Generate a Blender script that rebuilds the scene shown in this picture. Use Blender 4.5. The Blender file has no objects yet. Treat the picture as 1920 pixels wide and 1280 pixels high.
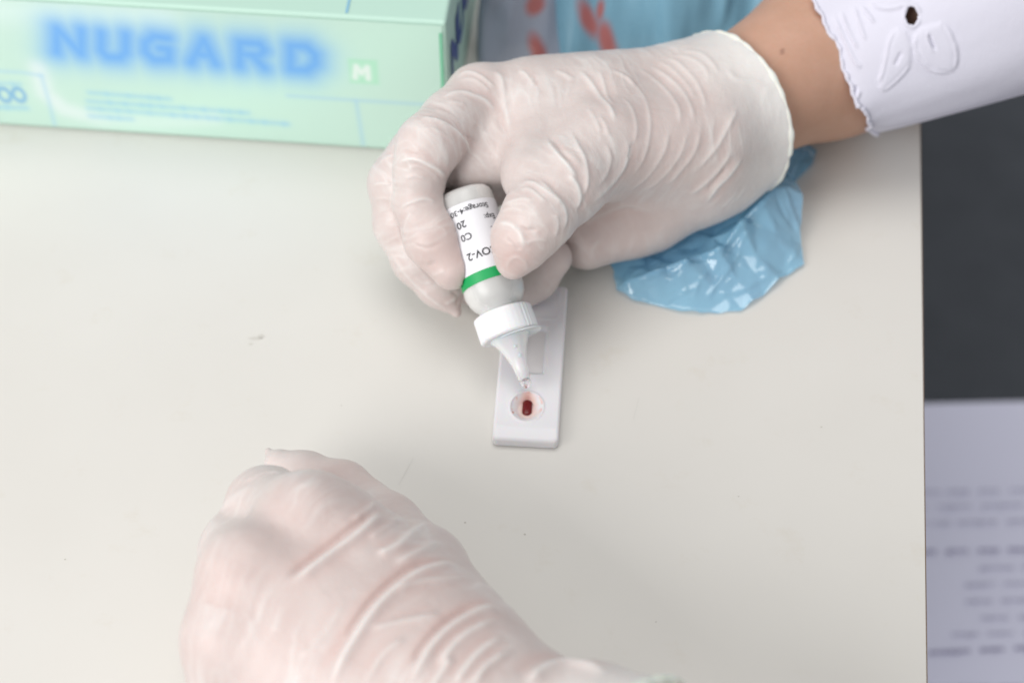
import bpy, bmesh, math, random
import numpy as np
from mathutils import Vector, Matrix
from mathutils.bvhtree import BVHTree
from mathutils.geometry import delaunay_2d_cdt

random.seed(7)
RNG = np.random.default_rng(7)
S = bpy.context.scene
COL = S.collection

# ------------------------------------------------------------------ camera
FPX, DIST, ELEV = 3200.0, 533.0, math.radians(50.0)      # focal in 1920-px units, mm, rad
CAM = np.array([0.0, -DIST*math.cos(ELEV), DIST*math.sin(ELEV)])
RIGHT = np.array([1.0, 0, 0])
UP = np.array([0.0, math.sin(ELEV), math.cos(ELEV)])
FWD = np.array([0.0, math.cos(ELEV), -math.sin(ELEV)])

cam = bpy.data.cameras.new('camera')
cam.sensor_width = 36.0
cam.lens = FPX/1920.0*36.0
cam.clip_start, cam.clip_end = 0.02, 30.0
cam.dof.use_dof = True
cam.dof.focus_distance = 0.480
cam.dof.aperture_fstop = 8.0
cam_o = bpy.data.objects.new('camera', cam)
COL.objects.link(cam_o)
cam_o.location = CAM/1000.0
cam_o.rotation_euler = (math.pi/2-ELEV, 0, 0)
S.camera = cam_o

# ------------------------------------------------------------------ light
world = bpy.data.worlds.new('World'); S.world = world
world.use_nodes = True
bg = world.node_tree.nodes['Background']
bg.inputs[0].default_value = (0.96, 0.98, 1.0, 1); bg.inputs[1].default_value = 0.50

def area(name, loc, target, size, power, color):
    l = bpy.data.lights.new(name, 'AREA'); l.shape = 'RECTANGLE'
    l.size, l.size_y = size; l.energy = power; l.color = color
    o = bpy.data.objects.new(name, l); COL.objects.link(o)
    o.location = loc
    o.rotation_euler = (Vector(target)-Vector(loc)).to_track_quat('-Z', 'Y').to_euler()
    return o
area('window_light', (-1.20, -1.12, 0.92), (0.0, 0.02, 0.0), (1.3, 1.0), 31, (1.0, 0.985, 0.965))
area('ceiling_light', (-0.1, 0.25, 1.5), (0, 0, 0), (0.9, 0.9), 9.5, (1.0, 0.98, 0.94))

S.view_settings.view_transform = 'Standard'
S.view_settings.look = 'None'
S.view_settings.exposure = -0.14
S.view_settings.gamma = 1.0
S.render.engine = 'CYCLES'
S.cycles.use_denoising = True
S.cycles.max_bounces = 10
S.cycles.transparent_max_bounces = 12

# ------------------------------------------------------------------ helpers
def Q(px, py, z):
    """mm point whose place in the photograph is (px, py) when it lies z mm above the table"""
    d = FWD + RIGHT*(px-960)/FPX - UP*(py-640)/FPX
    t = (z-CAM[2])/d[2]
    return CAM + d*t

def project(P):
    R = np.asarray(P, float)-CAM
    zc = R@FWD
    return 960+FPX*(R@RIGHT)/zc, 640-FPX*(R@UP)/zc

def link(o, parent=None):
    COL.objects.link(o)
    if parent is not None: o.parent = parent
    return o

def mesh_obj(name, V, F, mat, parent=None, smooth=True, mm=True, attrs=None, loc=None):
    me = bpy.data.meshes.new(name)
    V = np.asarray(V, float)
    if mm: V = V/1000.0
    if loc is not None: V = V-np.asarray(loc)
    if isinstance(F, np.ndarray):
        n, k = F.shape
        me.vertices.add(len(V)); me.vertices.foreach_set('co', V.astype(np.float32).ravel())
        me.loops.add(n*k); me.loops.foreach_set('vertex_index', F.astype(np.int32).ravel())
        me.polygons.add(n); me.polygons.foreach_set('loop_start', np.arange(0, n*k, k, dtype=np.int32))
        me.update(calc_edges=True); me.validate()
    else:
        me.from_pydata([tuple(v) for v in V], [], [tuple(f) for f in F]); me.update()
    if smooth: me.polygons.foreach_set('use_smooth', [True]*len(me.polygons))
    for an, av in (attrs or {}).items():
        av = np.asarray(av, np.float32)
        if av.ndim == 1:
            a = me.attributes.new(an, 'FLOAT', 'POINT'); a.data.foreach_set('value', av)
        else:
            a = me.attributes.new(an, 'FLOAT_COLOR', 'POINT')
            if av.shape[1] == 3: av = np.hstack([av, np.ones((len(av), 1), np.float32)])
            a.data.foreach_set('color', av.ravel())
    if mat is not None: me.materials.append(mat)
    o = bpy.data.objects.new(name, me)
    link(o, parent)
    if loc is not None and parent is None: o.location = loc
    return o

def empty(name, label, cat, group=None):
    o = bpy.data.objects.new(name, None); COL.objects.link(o)
    o.empty_display_size = 0.01
    return tag(o, label, cat, group)

def tag(o, label=None, cat=None, group=None, kind=None):
    if label: o['label'] = label
    if cat: o['category'] = cat
    if group: o['group'] = group
    if kind: o['kind'] = kind
    return o

# --- materials
def mat(name, color, rough=0.5, spec=0.5, **kw):
    m = bpy.data.materials.new(name); m.use_nodes = True
    b = m.node_tree.nodes['Principled BSDF']
    b.inputs['Base Color'].default_value = (*color, 1)
    b.inputs['Roughness'].default_value = rough
    b.inputs['Specular IOR Level'].default_value = spec
    for k, v in kw.items(): b.inputs[k.replace('_', ' ')].default_value = v
    return m

class N:
    """tiny node-tree writer"""
    def __init__(s, m): s.t = m.node_tree; s.b = s.t.nodes['Principled BSDF']
    def new(s, typ, **kw):
        n = s.t.nodes.new(typ)
        for k, v in kw.items(): setattr(n, k, v)
        return n
    def ln(s, a, b): s.t.links.new(a, b)
    def attr(s, name): return s.new('ShaderNodeAttribute', attribute_name=name)
    def noise(s, scale, detail=4, rough=0.55, vec=None):
        n = s.new('ShaderNodeTexNoise'); n.inputs['Scale'].default_value = scale
        n.inputs['Detail'].default_value = detail; n.inputs['Roughness'].default_value = rough
        if vec is None:
            tc = s.new('ShaderNodeTexCoord'); vec = tc.outputs['Object']
        s.ln(vec, n.inputs['Vector']); return n
    def ramp(s, src, stops):
        r = s.new('ShaderNodeValToRGB'); e = r.color_ramp.elements
        while len(e) < len(stops): e.new(0.5)
        for i, (p, c) in enumerate(stops): e[i].position = p; e[i].color = (*c, 1)
        s.ln(src, r.inputs[0]); return r
    def mix(s, fac, a, b, blend='MIX'):
        n = s.new('ShaderNodeMix', data_type='RGBA', blend_type=blend)
        for sock, v in ((n.inputs[0], fac), (n.inputs[6], a), (n.inputs[7], b)):
            if hasattr(v, 'links'): s.ln(v, sock)
            elif isinstance(v, tuple): sock.default_value = (*v, 1)
            else: sock.default_value = v
        return n.outputs[2]
    def bump(s, h, strength, dist, prev=None):
        n = s.new('ShaderNodeBump'); n.inputs['Strength'].default_value = strength
        n.inputs['Distance'].default_value = dist; s.ln(h, n.inputs['Height'])
        if prev is not None: s.ln(prev, n.inputs['Normal'])
        return n.outputs[0]

# --- signed-distance solids -> quad meshes (mm)
def cone(a, b, r1, r2):
    """round cone (tapered capsule)"""
    a = np.asarray(a, np.float32); b = np.asarray(b, np.float32)
    ba = b-a; L2 = float(ba@ba)
    def f(P):
        pa = P-a
        h = np.clip((pa@ba)/L2, 0, 1)
        q = pa-h[:, None]*ba
        return np.sqrt(np.einsum('ij,ij->i', q, q)) - (r1+(r2-r1)*h)
    return f
def ellip(c, ax, r):
    """ellipsoid; ax = 3 unit axes"""
    c = np.asarray(c, np.float32); A = np.asarray(ax, np.float32)
    r = np.asarray(r, np.float32)
    def f(P):
        q = (P-c)@A.T
        k0 = np.sqrt(((q/r)**2).sum(1)); k1 = np.sqrt(((q/(r*r))**2).sum(1))+1e-6
        return k0*(k0-1)/k1
    return f
def smin(a, b, k):
    if k <= 0: return np.minimum(a, b)
    h = np.maximum(k-np.abs(a-b), 0)/k
    return np.minimum(a, b)-h*h*k*0.25
def chain(pts, rad, k=2.0):
    fs = [cone(pts[i], pts[i+1], rad[i], rad[i+1]) for i in range(len(pts)-1)]
    def f(P):
        d = fs[0](P)
        for g in fs[1:]: d = smin(d, g(P), k)
        return d
    return f

def sdf_mesh(f, lo, hi, h, coarse=4):
    lo = np.asarray(lo, float); hi = np.asarray(hi, float)
    n = np.ceil((hi-lo)/(h*coarse)).astype(int)
    H = h*coarse
    ax = [lo[i]+H*(np.arange(n[i])+0.5) for i in range(3)]
    G = np.stack(np.meshgrid(*ax, indexing='ij'), -1).reshape(-1, 3).astype(np.float32)
    dc = f(G).reshape(n)
    D = np.repeat(np.repeat(np.repeat(dc, coarse, 0), coarse, 1), coarse, 2).astype(np.float32)
    near = np.abs(dc) < H*1.9
    bi = np.argwhere(near)
    off = np.stack(np.meshgrid(*[np.arange(coarse)]*3, indexing='ij'), -1).reshape(-1, 3)
    idx = (bi[:, None, :]*coarse+off[None]).reshape(-1, 3)
    for c0 in range(0, len(idx), 400000):
        ii = idx[c0:c0+400000]
        P = (lo+(ii+0.5)*h).astype(np.float32)
        D[ii[:, 0], ii[:, 1], ii[:, 2]] = f(P)
    ins = D < 0
    nx, ny, nz = D.shape
    cnt = np.zeros((nx-1, ny-1, nz-1), np.int8)
    for a in (0, 1):
        for b in (0, 1):
            for c in (0, 1):
                cnt += ins[a:nx-1+a, b:ny-1+b, c:nz-1+c]
    act = (cnt > 0) & (cnt < 8)
    cells = np.argwhere(act)
    vid = -np.ones(act.shape, np.int32); vid[act] = np.arange(len(cells))
    acc = np.zeros((len(cells), 3)); num = np.zeros(len(cells))
    corners = [(a, b, c) for a in (0, 1) for b in (0, 1) for c in (0, 1)]
    cv = {c: D[cells[:, 0]+c[0], cells[:, 1]+c[1], cells[:, 2]+c[2]] for c in corners}
    for c in corners:
        for axn in range(3):
            if c[axn]: continue
            e = list(c); e[axn] = 1; e = tuple(e)
            v0, v1 = cv[c], cv[e]
            m = (v0 < 0) != (v1 < 0)
            t = np.where(m, v0/np.where(m, v0-v1, 1), 0)
            p = np.tile(np.array(c, float), (len(cells), 1)); p[:, axn] += t
            acc[m] += p[m]; num[m] += 1
    V = lo+(cells+acc/num[:, None]+0.5)*h
    quads = []
    for axn in range(3):
        sl0 = [slice(None)]*3; sl1 = [slice(None)]*3
        sl0[axn] = slice(0, -1); sl1[axn] = slice(1, None)
        ch = ins[tuple(sl0)] != ins[tuple(sl1)]
        e = np.argwhere(ch)
        u, w = [(1, 2), (2, 0), (0, 1)][axn]
        ok = (e[:, u] > 0) & (e[:, w] > 0) & (e[:, u] < D.shape[u]-1) & (e[:, w] < D.shape[w]-1)
        e = e[ok]
        s = ins[e[:, 0], e[:, 1], e[:, 2]]
        def cid(du, dw):
            c = e.copy(); c[:, u] -= du; c[:, w] -= dw
            return vid[c[:, 0], c[:, 1], c[:, 2]]
        q = np.stack([cid(1, 1), cid(0, 1), cid(0, 0), cid(1, 0)], 1)
        q[~s] = q[~s][:, ::-1]
        quads.append(q)
    F = np.concatenate(quads)
    F = F[(F >= 0).all(1)]
    return V, F

def vnormals(V, F):
    n = np.cross(V[F[:, 2]]-V[F[:, 0]], V[F[:, 3 if F.shape[1] > 3 else 1]]-V[F[:, 1]])
    if F.shape[1] == 3: n = np.cross(V[F[:, 1]]-V[F[:, 0]], V[F[:, 2]]-V[F[:, 0]])
    N_ = np.zeros_like(V)
    for k in range(F.shape[1]): np.add.at(N_, F[:, k], n)
    return N_/(np.linalg.norm(N_, axis=1, keepdims=True)+1e-9)

def relax(V, F, it=2, lam=0.5):
    e = np.concatenate([F[:, [i, (i+1) % F.shape[1]]] for i in range(F.shape[1])])
    e = np.unique(np.sort(e, 1), axis=0)
    deg = np.bincount(e.ravel(), minlength=len(V))[:, None]
    for _ in range(it):
        s = np.zeros_like(V); np.add.at(s, e[:, 0], V[e[:, 1]]); np.add.at(s, e[:, 1], V[e[:, 0]])
        V = V+lam*(s/np.maximum(deg, 1)-V)
    return V

def catmull(pts, n):
    pts = np.asarray(pts, float)
    if len(pts) == 2: return pts[0]+(pts[1]-pts[0])*np.linspace(0, 1, n)[:, None]
    P = np.vstack([2*pts[0]-pts[1], pts, 2*pts[-1]-pts[-2]])
    t = np.linspace(0, len(pts)-1-1e-6, n); i = t.astype(int); u = (t-i)[:, None]
    p0, p1, p2, p3 = P[i], P[i+1], P[i+2], P[i+3]
    return 0.5*(2*p1+(p2-p0)*u+(2*p0-5*p1+4*p2-p3)*u**2+(-p0+3*p1-3*p2+p3)*u**3)

def tube(path, rad, seg=10, closed=False, cap=True):
    path = np.asarray(path, float); n = len(path)
    rad = np.broadcast_to(np.asarray(rad, float), (n,))
    V = []; prev = None
    for i in range(n):
        a = path[(i-1) % n] if (closed or i > 0) else path[0]
        b = path[(i+1) % n] if (closed or i < n-1) else path[-1]
        t = (b-a)/(np.linalg.norm(b-a)+1e-9)
        if prev is None:
            prev = np.cross(t, [0, 0, 1.0])
            if np.linalg.norm(prev) < .1: prev = np.cross(t, [1.0, 0, 0])
        u = prev-t*(prev@t); u /= np.linalg.norm(u); w = np.cross(t, u); prev = u
        for k in range(seg):
            an = 2*math.pi*k/seg
            V.append(path[i]+rad[i]*(math.cos(an)*u+math.sin(an)*w))
    F = []
    for i in range(n if closed else n-1):
        j = (i+1) % n
        for k in range(seg):
            F.append((i*seg+k, i*seg+(k+1) % seg, j*seg+(k+1) % seg, j*seg+k))
    if cap and not closed:
        F.append(tuple(range(seg))[::-1]); F.append(tuple((n-1)*seg+k for k in range(seg)))
    return np.array(V), F

# --- folds raised on a surface: pixel polylines are dropped onto the solid, then sculpted in 3-D
def surface_curves(V, F, curves):
    bv = BVHTree.FromPolygons([Vector(v) for v in V], [tuple(int(k) for k in f) for f in F])
    out = []
    for c in curves:
        pts, w, h = c[0], c[1], c[2]
        pp = catmull(pts, max(12, len(pts)*8))
        P3 = []
        for p in pp:
            d = FWD+RIGHT*(p[0]-960)/FPX-UP*(p[1]-640)/FPX
            hit = bv.ray_cast(Vector(CAM), Vector(d))
            if hit[0] is not None: P3.append(np.array(hit[0]))
        if len(P3) < 4: continue
        P3 = np.array(P3)
        keep = [0]
        for i in range(1, len(P3)):
            if np.linalg.norm(P3[i]-P3[keep[-1]]) < 9: keep.append(i)
        out.append((P3[keep], w, h))
    return out

def sculpt(V, Nn, curves):
    """returns displacement along normal and lift (0..1)"""
    D = np.zeros(len(V)); L = np.zeros(len(V)); G = np.zeros(len(V))
    for P3, w, h in curves:
        R = 4.5*w
        m = np.all((V > P3.min(0)-R) & (V < P3.max(0)+R), axis=1)
        idx = np.nonzero(m)[0]
        if len(idx) == 0 or len(P3) < 2: continue
        X = V[idx]
        best = np.full(len(idx), 1e9); tt = np.zeros(len(idx)); sg = np.ones(len(idx))
        for i in range(len(P3)-1):
            a, b = P3[i], P3[i+1]; ab = b-a
            t = np.clip(((X-a)@ab)/(ab@ab+1e-9), 0, 1)
            d = np.linalg.norm(X-a-t[:, None]*ab, axis=1)
            k = d < best; best[k] = d[k]; tt[k] = (i+t[k])/(len(P3)-1)
            sg[k] = np.sign((np.cross(ab, X-a)*Nn[idx]).sum(1))[k]
        end = np.clip(np.minimum(tt, 1-tt)*5, 0, 1); end = end*end*(3-2*end)
        big = abs(h) > 0.75
        wa = np.where(sg > 0, 0.75*w, 1.25*w) if big else 0.8*w
        prof = np.exp(-(best/wa)**1.7)-(0.15 if big else 0.04)*np.where(sg > 0, np.exp(-((best-1.6*w)/(0.9*w))**2), 0)
        D[idx] += h*end*prof
        if h > 0: G[idx] = np.maximum(G[idx], np.clip(h/1.0, 0, 1)*end*np.where(sg > 0, 1.0, 0.45)*np.exp(-((best-2.0*w)/(1.3*w))**2))
        if h > 0: L[idx] = np.maximum(L[idx], np.clip(h/0.85, 0, 1)**1.5*end*np.exp(-(best/(0.6*w))**1.5))
    return D, L, G

def vnoise(P, scale, seed=0):
    """smooth value noise in numpy"""
    r = np.random.default_rng(seed); T = r.random((32, 32, 32)).astype(np.float32)
    q = P/scale; i = np.floor(q).astype(int); f = q-i; f = f*f*(3-2*f); i &= 31; j = (i+1) & 31
    def g(a, b, c): return T[a, b, c]
    x0, y0, z0 = i.T; x1, y1, z1 = j.T; u, v, w = f.T
    return ((g(x0, y0, z0)*(1-u)+g(x1, y0, z0)*u)*(1-v)+(g(x0, y1, z0)*(1-u)+g(x1, y1, z0)*u)*v)*(1-w) + \
           ((g(x0, y0, z1)*(1-u)+g(x1, y0, z1)*u)*(1-v)+(g(x0, y1, z1)*(1-u)+g(x1, y1, z1)*u)*v)*w


def crease_field(V, bones):
    """fine tension creases running round each bone; bones: (a, b, r, amp, pitch)"""
    best = np.full(len(V), 1e9); out = np.zeros(len(V)); lf = np.zeros(len(V)); s0 = 0.0
    for k, (a, b, r, amp, pitch) in enumerate(bones):
        ab = b-a; L = np.linalg.norm(ab); t = ab/L
        s = (V-a)@t; sc = np.clip(s, 0, L)
        d = np.linalg.norm(V-a-sc[:, None]*t, axis=1)-r
        m = d < best
        if not m.any(): continue
        best[m] = d[m]
        q = V[m]; pr = q-np.outer((q-a)@t, t)
        warp = 2.6*(vnoise(q, 11, 40+k)-.5)+0.9*(vnoise(q, 4, 60+k)-.5)
        P = np.outer((s[m]+s0+warp*1.6)/pitch, t)*1.0+pr/(pitch*6.5)
        n1 = vnoise(P*1.0+k*3.7, 1.0, 80)
        n2 = vnoise(P*1.9+k*1.3, 1.0, 81)
        rd = (1-np.abs(2*n1-1))**5+0.6*(1-np.abs(2*n2-1))**5
        msk = np.clip(vnoise(q, 12, 82)*2.4-0.75, 0, 1)
        out[m] = amp*rd*msk; lf[m] = rd*msk*min(1, amp*2.5)
        s0 += L
    return out, lf
# ================================================================== setting
def table_mat():
    m = mat('laminate', (0.62, 0.60, 0.555), 0.38, 0.4); n = N(m)
    a = n.noise(9, 3); b = n.noise(420, 2)
    c = n.ramp(a.outputs[0], [(0.3, (0.69, 0.668, 0.63)), (0.7, (0.725, 0.705, 0.67))])
    s = n.noise(48, 8, 0.72)
    st = n.ramp(s.outputs[0], [(0.58, (1, 1, 1)), (0.80, (0.94, 0.915, 0.87))])
    col = n.mix(1.0, c.outputs[0], st.outputs[0], 'MULTIPLY')
    n.ln(col, n.b.inputs['Base Color'])
    r = n.ramp(n.noise(30, 5).outputs[0], [(0.3, (0.33,)*3), (0.7, (0.45,)*3)])
    n.ln(r.outputs[0], n.b.inputs['Roughness'])
    n.ln(n.bump(b.outputs[0], 0.05, 0.0002), n.b.inputs['Normal'])
    return m

E0, E1 = Q(1725, 235, 0), Q(1737, 1280, 0)               # right edge of the table top
ed = (E1-E0)/np.linalg.norm(E1-E0)
far_r, near_r = E0-ed*330, E1+ed*160
def table():
    t = empty('table', 'pale cream laminate table top with a thin brown edge', 'table')
    T = 22.0
    x0 = -650
    def prism(name, poly, z0, z1, m):
        k = len(poly)
        V = [(p[0], p[1], z0) for p in poly]+[(p[0], p[1], z1) for p in poly]
        F = [tuple(range(k))[::-1], tuple(range(k, 2*k))]+[(i, (i+1) % k, k+(i+1) % k, k+i) for i in range(k)]
        return mesh_obj(name, V, F, m, t, smooth=False)
    prism('table_top', [(x0, near_r[1]), (near_r[0], near_r[1]), (far_r[0], far_r[1]), (x0, far_r[1])], -T, 0, table_mat())
    nx = np.array([-ed[1], ed[0], 0]); nx = nx if nx[0] > 0 else -nx
    prism('edge_band', [near_r[:2]+nx[:2]*0.05, near_r[:2]+nx[:2]*0.4, far_r[:2]+nx[:2]*0.4, far_r[:2]+nx[:2]*0.05], -T, -0.35,
          mat('edge_brown', (0.22, 0.15, 0.11), 0.5))
    # small marks that lie on the laminate
    mk = mat('mark', (0.52, 0.49, 0.45), 0.6); sc = mat('scratch_line', (0.655, 0.635, 0.60), 0.4)
    r = random.Random(4)
    def blot(name, px, py, rx, ry, m):
        c0 = Q(px, py, 0.06); k = 14
        P = [c0+np.array([rx*r.uniform(.6, 1.1)*math.cos(2*math.pi*i/k), ry*r.uniform(.6, 1.1)*math.sin(2*math.pi*i/k), 0]) for i in range(k)]
        mesh_obj(name, P, [tuple(range(k))], m, t, smooth=False)
    for px, py, q in ((984, 1001, .45), (872, 979, .4), (1540, 800, .35), (1230, 1165, .3), (122, 1048, .35), (640, 760, .25), (1385, 930, .3)): blot('speck', px, py, q, q*0.8, mk)
    smd = mat('smudge', (0.62, 0.595, 0.55), 0.42)
    for px, py, rx, ry in ((478, 634, 2.4, .7), (489, 630, 1.2, .9), (470, 645, .9, .5)): blot('smudge', px, py, rx, ry, smd)
    for a, b in (((775, 858), (748, 908)), ((1198, 745), (1188, 785))):
        p, q = Q(*a, 0.05), Q(*b, 0.05); dd = (q-p)/np.linalg.norm(q-p); sd = np.array([dd[1], -dd[0], 0])*0.09
        mesh_obj('scratch', [p-sd, q-sd, q+sd, p+sd], [(0, 1, 2, 3)], sc, t, smooth=False)
    return t
table()

ZF = -280.0
def floor():
    m = mat('dark_floor', (0.045, 0.052, 0.065), 0.55, 0.4); n = N(m)
    c = n.ramp(n.noise(25, 5).outputs[0], [(0.3, (0.042, 0.048, 0.060)), (0.7, (0.056, 0.063, 0.077))])
    n.ln(c.outputs[0], n.b.inputs['Base Color'])
    V = [(-900, -900, ZF), (900, -900, ZF), (900, 900, ZF), (-900, 900, ZF)]
    tag(mesh_obj('floor', V, [(0, 1, 2, 3)], m, smooth=False), kind='structure')
floor()

def paper():
    p = empty('paper_sheet', 'white printed paper sheet on the dark surface below the table edge', 'paper')
    z = ZF+1.0
    a = Q(1690, 757, z); b = Q(2000, 750, z)
    ux = (b-a)/np.linalg.norm(b-a); uy = np.array([ux[1], -ux[0], 0])
    O = a-ux*60; W, H = 210.0, 297.0
    nu, nv = 24, 30
    V = []; F = []
    for j in range(nv+1):
        for i in range(nu+1):
            q = O+ux*W*i/nu+uy*H*j/nv
            V.append((q[0], q[1], z+0.6*math.sin(i*0.5)*math.sin(j*0.31)))
    for j in range(nv):
        for i in range(nu): F.append((j*(nu+1)+i, (j+1)*(nu+1)+i, (j+1)*(nu+1)+i+1, j*(nu+1)+i+1))
    mesh_obj('sheet', V, F, mat('paper', (0.78, 0.78, 0.95), 0.7), p)
    ink = mat('ink', (0.30, 0.28, 0.42), 0.7)
    grey = mat('faint_ink', (0.46, 0.45, 0.58), 0.7)
    rows = [(922, 0, 1), (950, 0, 1), (980, 0, 1), (1033, 1, 1), (1066, 0, .45), (1097, 0, .6), (1128, 0, .6), (1160, 0, .45), (1190, 0, .75), (1222, 1, 1), (1290, 0, .7)]
    r = random.Random(3)
    for py, bold, fr in rows:
        q0 = Q(1738, py, z); s0 = (q0-O)@ux; v0 = (q0-O)@uy
        VV = []; FF = []
        h = 3.0 if bold else 2.2
        x = s0-40 if fr == 1 else s0+(1-fr)*45
        while x < W-14:
            e = x+r.uniform(6, 20)
            while x < e:
                w = r.uniform(0.7, 1.7); hh = h*r.choice((.65, .7, 1.0)); k = len(VV)
                for (du, dv) in ((0, 0), (w, 0), (w*r.uniform(.5, 1), hh), (w*r.uniform(0, .4), hh)):
                    q = O+ux*(x+du)+uy*(v0+dv-(0.03*(x-s0) if py == 1222 else 0)); VV.append((q[0], q[1], z+1.2))
                FF.append((k, k+3, k+2, k+1)); x += w+r.uniform(.25, .6)
            x += r.uniform(2, 6)
        mesh_obj('text_line', VV, FF, ink if bold else grey, p, smooth=False)
paper()
# ================================================================== dropper bottle
TIP = Q(984, 711, 11.0)
_t = math.radians(11)
_a = np.array([-0.325, 0.945]); _a /= np.linalg.norm(_a)
AX = math.cos(_t)*(RIGHT*_a[0]+UP*_a[1])+math.sin(_t)*FWD     # from nozzle tip to bottle base
AX /= np.linalg.norm(AX)
toward = -FWD-AX*((-FWD)@AX); toward /= np.linalg.norm(toward)  # radial, facing the viewer
side = np.cross(AX, toward)                                     # radial
RB = 9.2
def ring_lathe(prof, seg=64):
    """prof: (distance along axis from tip, radius)"""
    V = []
    for s, r in prof:
        for k in range(seg):
            a = 2*math.pi*k/seg
            V.append(TIP+AX*s+r*(math.cos(a)*toward+math.sin(a)*side))
    n = len(prof); F = []
    for i in range(n-1):
        for k in range(seg):
            F.append((i*seg+k, (i+1)*seg+k, (i+1)*seg+(k+1) % seg, i*seg+(k+1) % seg))
    F.append(tuple(range(seg))); F.append(tuple((n-1)*seg+k for k in range(seg))[::-1])
    return np.array(V), F

S_CAP0, S_CAP1 = 13.6, 21.6
S_ST0, S_ST1, S_LB1, S_END = 30.6, 33.8, 55.2, 60.5
def bottle():
    b = empty('dropper_bottle', 'small white dropper bottle with green striped label held upside down', 'bottle')
    hdpe = mat('bottle_plastic', (0.72, 0.72, 0.71), 0.32, 0.5, Subsurface_Weight=0.5, Transmission_Weight=0.2)
    hdpe.node_tree.nodes['Principled BSDF'].inputs['Subsurface Radius'].default_value = (1, 1, 1)
    hdpe.node_tree.nodes['Principled BSDF'].inputs['Subsurface Scale'].default_value = 0.004
    V, F = ring_lathe([(20.8, 5.6), (22.4, 5.7), (23.2, 6.6), (24.4, 7.7), (26.0, 8.6), (28.4, RB), (40, RB), (52, RB), (58.4, RB), (59.5, RB-.35), (60.2, RB-1.0), (60.5, RB-2.0), (59.6, RB-3.4), (59.4, 1.0)])
    mesh_obj('body', V, F, hdpe, b)
    # label: paper sleeve with its green stripe
    paper_m = mat('label_paper', (0.80, 0.80, 0.84), 0.45)
    green = mat('label_green', (0.005, 0.36, 0.10), 0.45)
    def sleeve(name, s0, s1, m, r=RB+0.09, a0=-2.7, a1=2.7):
        V = []; F = []; n = 80
        for i in range(n+1):
            a = a0+(a1-a0)*i/n
            for s in (s0, s1): V.append(TIP+AX*s+r*(math.cos(a)*toward+math.sin(a)*side))
        for i in range(n): F.append((2*i, 2*i+1, 2*i+3, 2*i+2))
        return mesh_obj(name, V, F, m, b)
    lab = sleeve('label', S_ST1, S_LB1, paper_m)
    sleeve('green_stripe', S_ST0, S_ST1-0.02, green)
    ink = mat('label_ink', (0.02, 0.02, 0.025), 0.6)
    def lettering(txt, s, arc, size, bold=0.0):
        """arc: mm along the girth (+ = image right) where the first letter begins; s = baseline"""
        cu = bpy.data.curves.new('lettering', 'FONT'); cu.body = txt; cu.size = size; cu.offset = bold
        cu.resolution_u = 3
        o = bpy.data.objects.new('lettering', cu); COL.objects.link(o)
        dg = bpy.context.evaluated_depsgraph_get()
        me = bpy.data.meshes.new_from_object(o.evaluated_get(dg))
        bpy.data.objects.remove(o)
        bm = bmesh.new(); bm.from_mesh(me)
        bmesh.ops.triangulate(bm, faces=bm.faces)
        bmesh.ops.subdivide_edges(bm, edges=[e for e in bm.edges if e.calc_length() > size*0.25], cuts=1)
        out = []
        for v in bm.verts:
            an = sgn*(arc-v.co.x)/RB
            out.append(TIP+AX*(s-v.co.y)+(RB+0.17)*(math.cos(an)*toward+math.sin(an)*side))
        V = np.array(out); bm.verts.index_update()
        F = [tuple(v.index for v in f.verts) for f in bm.faces]; bm.free()
        mesh_obj('lettering', V, F, ink, lab, smooth=False)
    sgn = 1.0 if side@RIGHT > 0 else -1.0
    lettering('Storage:4-30°C', 53.6, 7.2, 2.45, 0.035)
    lettering('Exp:', 49.9, 8.5, 2.4, 0.03)
    lettering('20', 49.9, -1.5, 3.0, 0.06)
    lettering('Lot:', 45.9, 8.9, 2.3, 0.03)
    lettering('C0', 45.9, -0.9, 3.0, 0.05)
    lettering('COV-2', 39.9, 5.2, 3.3, 0.06)
    # cap with ribs
    capm = mat('cap_plastic', (0.84, 0.85, 0.87), 0.35, 0.5, Subsurface_Weight=0.3)
    capm.node_tree.nodes['Principled BSDF'].inputs['Subsurface Scale'].default_value = 0.002
    seg = 144; prof = [(S_CAP1, 6.2, 0), (S_CAP1, 8.5, 0), (S_CAP1-0.35, 8.95, .5), (S_CAP1-1.0, 9.05, 1), (S_CAP0+1.4, 9.1, 1), (S_CAP0+.6, 9.05, 1), (S_CAP0+.15, 8.7, .5), (S_CAP0, 8.2, 0), (S_CAP0, 4.6, 0)]
    V = []
    for s, r, rib in prof:
        for k in range(seg):
            a = 2*math.pi*k/seg
            rr = r-0.28*rib*(1 if k % 4 in (0, 1) else 0)*(0.06 if abs((a+math.pi) % (2*math.pi)-math.pi+0.1) < 0.8 else 1)
            V.append(TIP+AX*s+rr*(math.cos(a)*toward+math.sin(a)*side))
    F = []
    for i in range(len(prof)-1):
        for k in range(seg): F.append((i*seg+k, i*seg+(k+1) % seg, (i+1)*seg+(k+1) % seg, (i+1)*seg+k))
    F.append(tuple((len(prof)-1)*seg+k for k in range(seg))); F.append(tuple(range(seg))[::-1])
    co = mesh_obj('cap', V, F, capm, b, smooth=False)
    # flange tab peeping out beside the cap
    fl_c = TIP+AX*(S_CAP0-0.5)
    Vf, Ff = [], []
    for k in range(40):
        a = 2*math.pi*k/40
        ex = 1.0
        for s in (0.0, 0.9): Vf.append(fl_c+AX*s*0.5+(7.4*ex)*(math.cos(a)*toward+math.sin(a)*side)+sgn*side*2.3)
    for k in range(40): Ff.append((2*k, 2*k+1, (2*k+3) % 80, (2*k+2) % 80))
    Ff.append(tuple(range(0, 80, 2))[::-1]); Ff.append(tuple(range(1, 80, 2)))
    mesh_obj('flange', Vf, Ff, capm, b)
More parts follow.
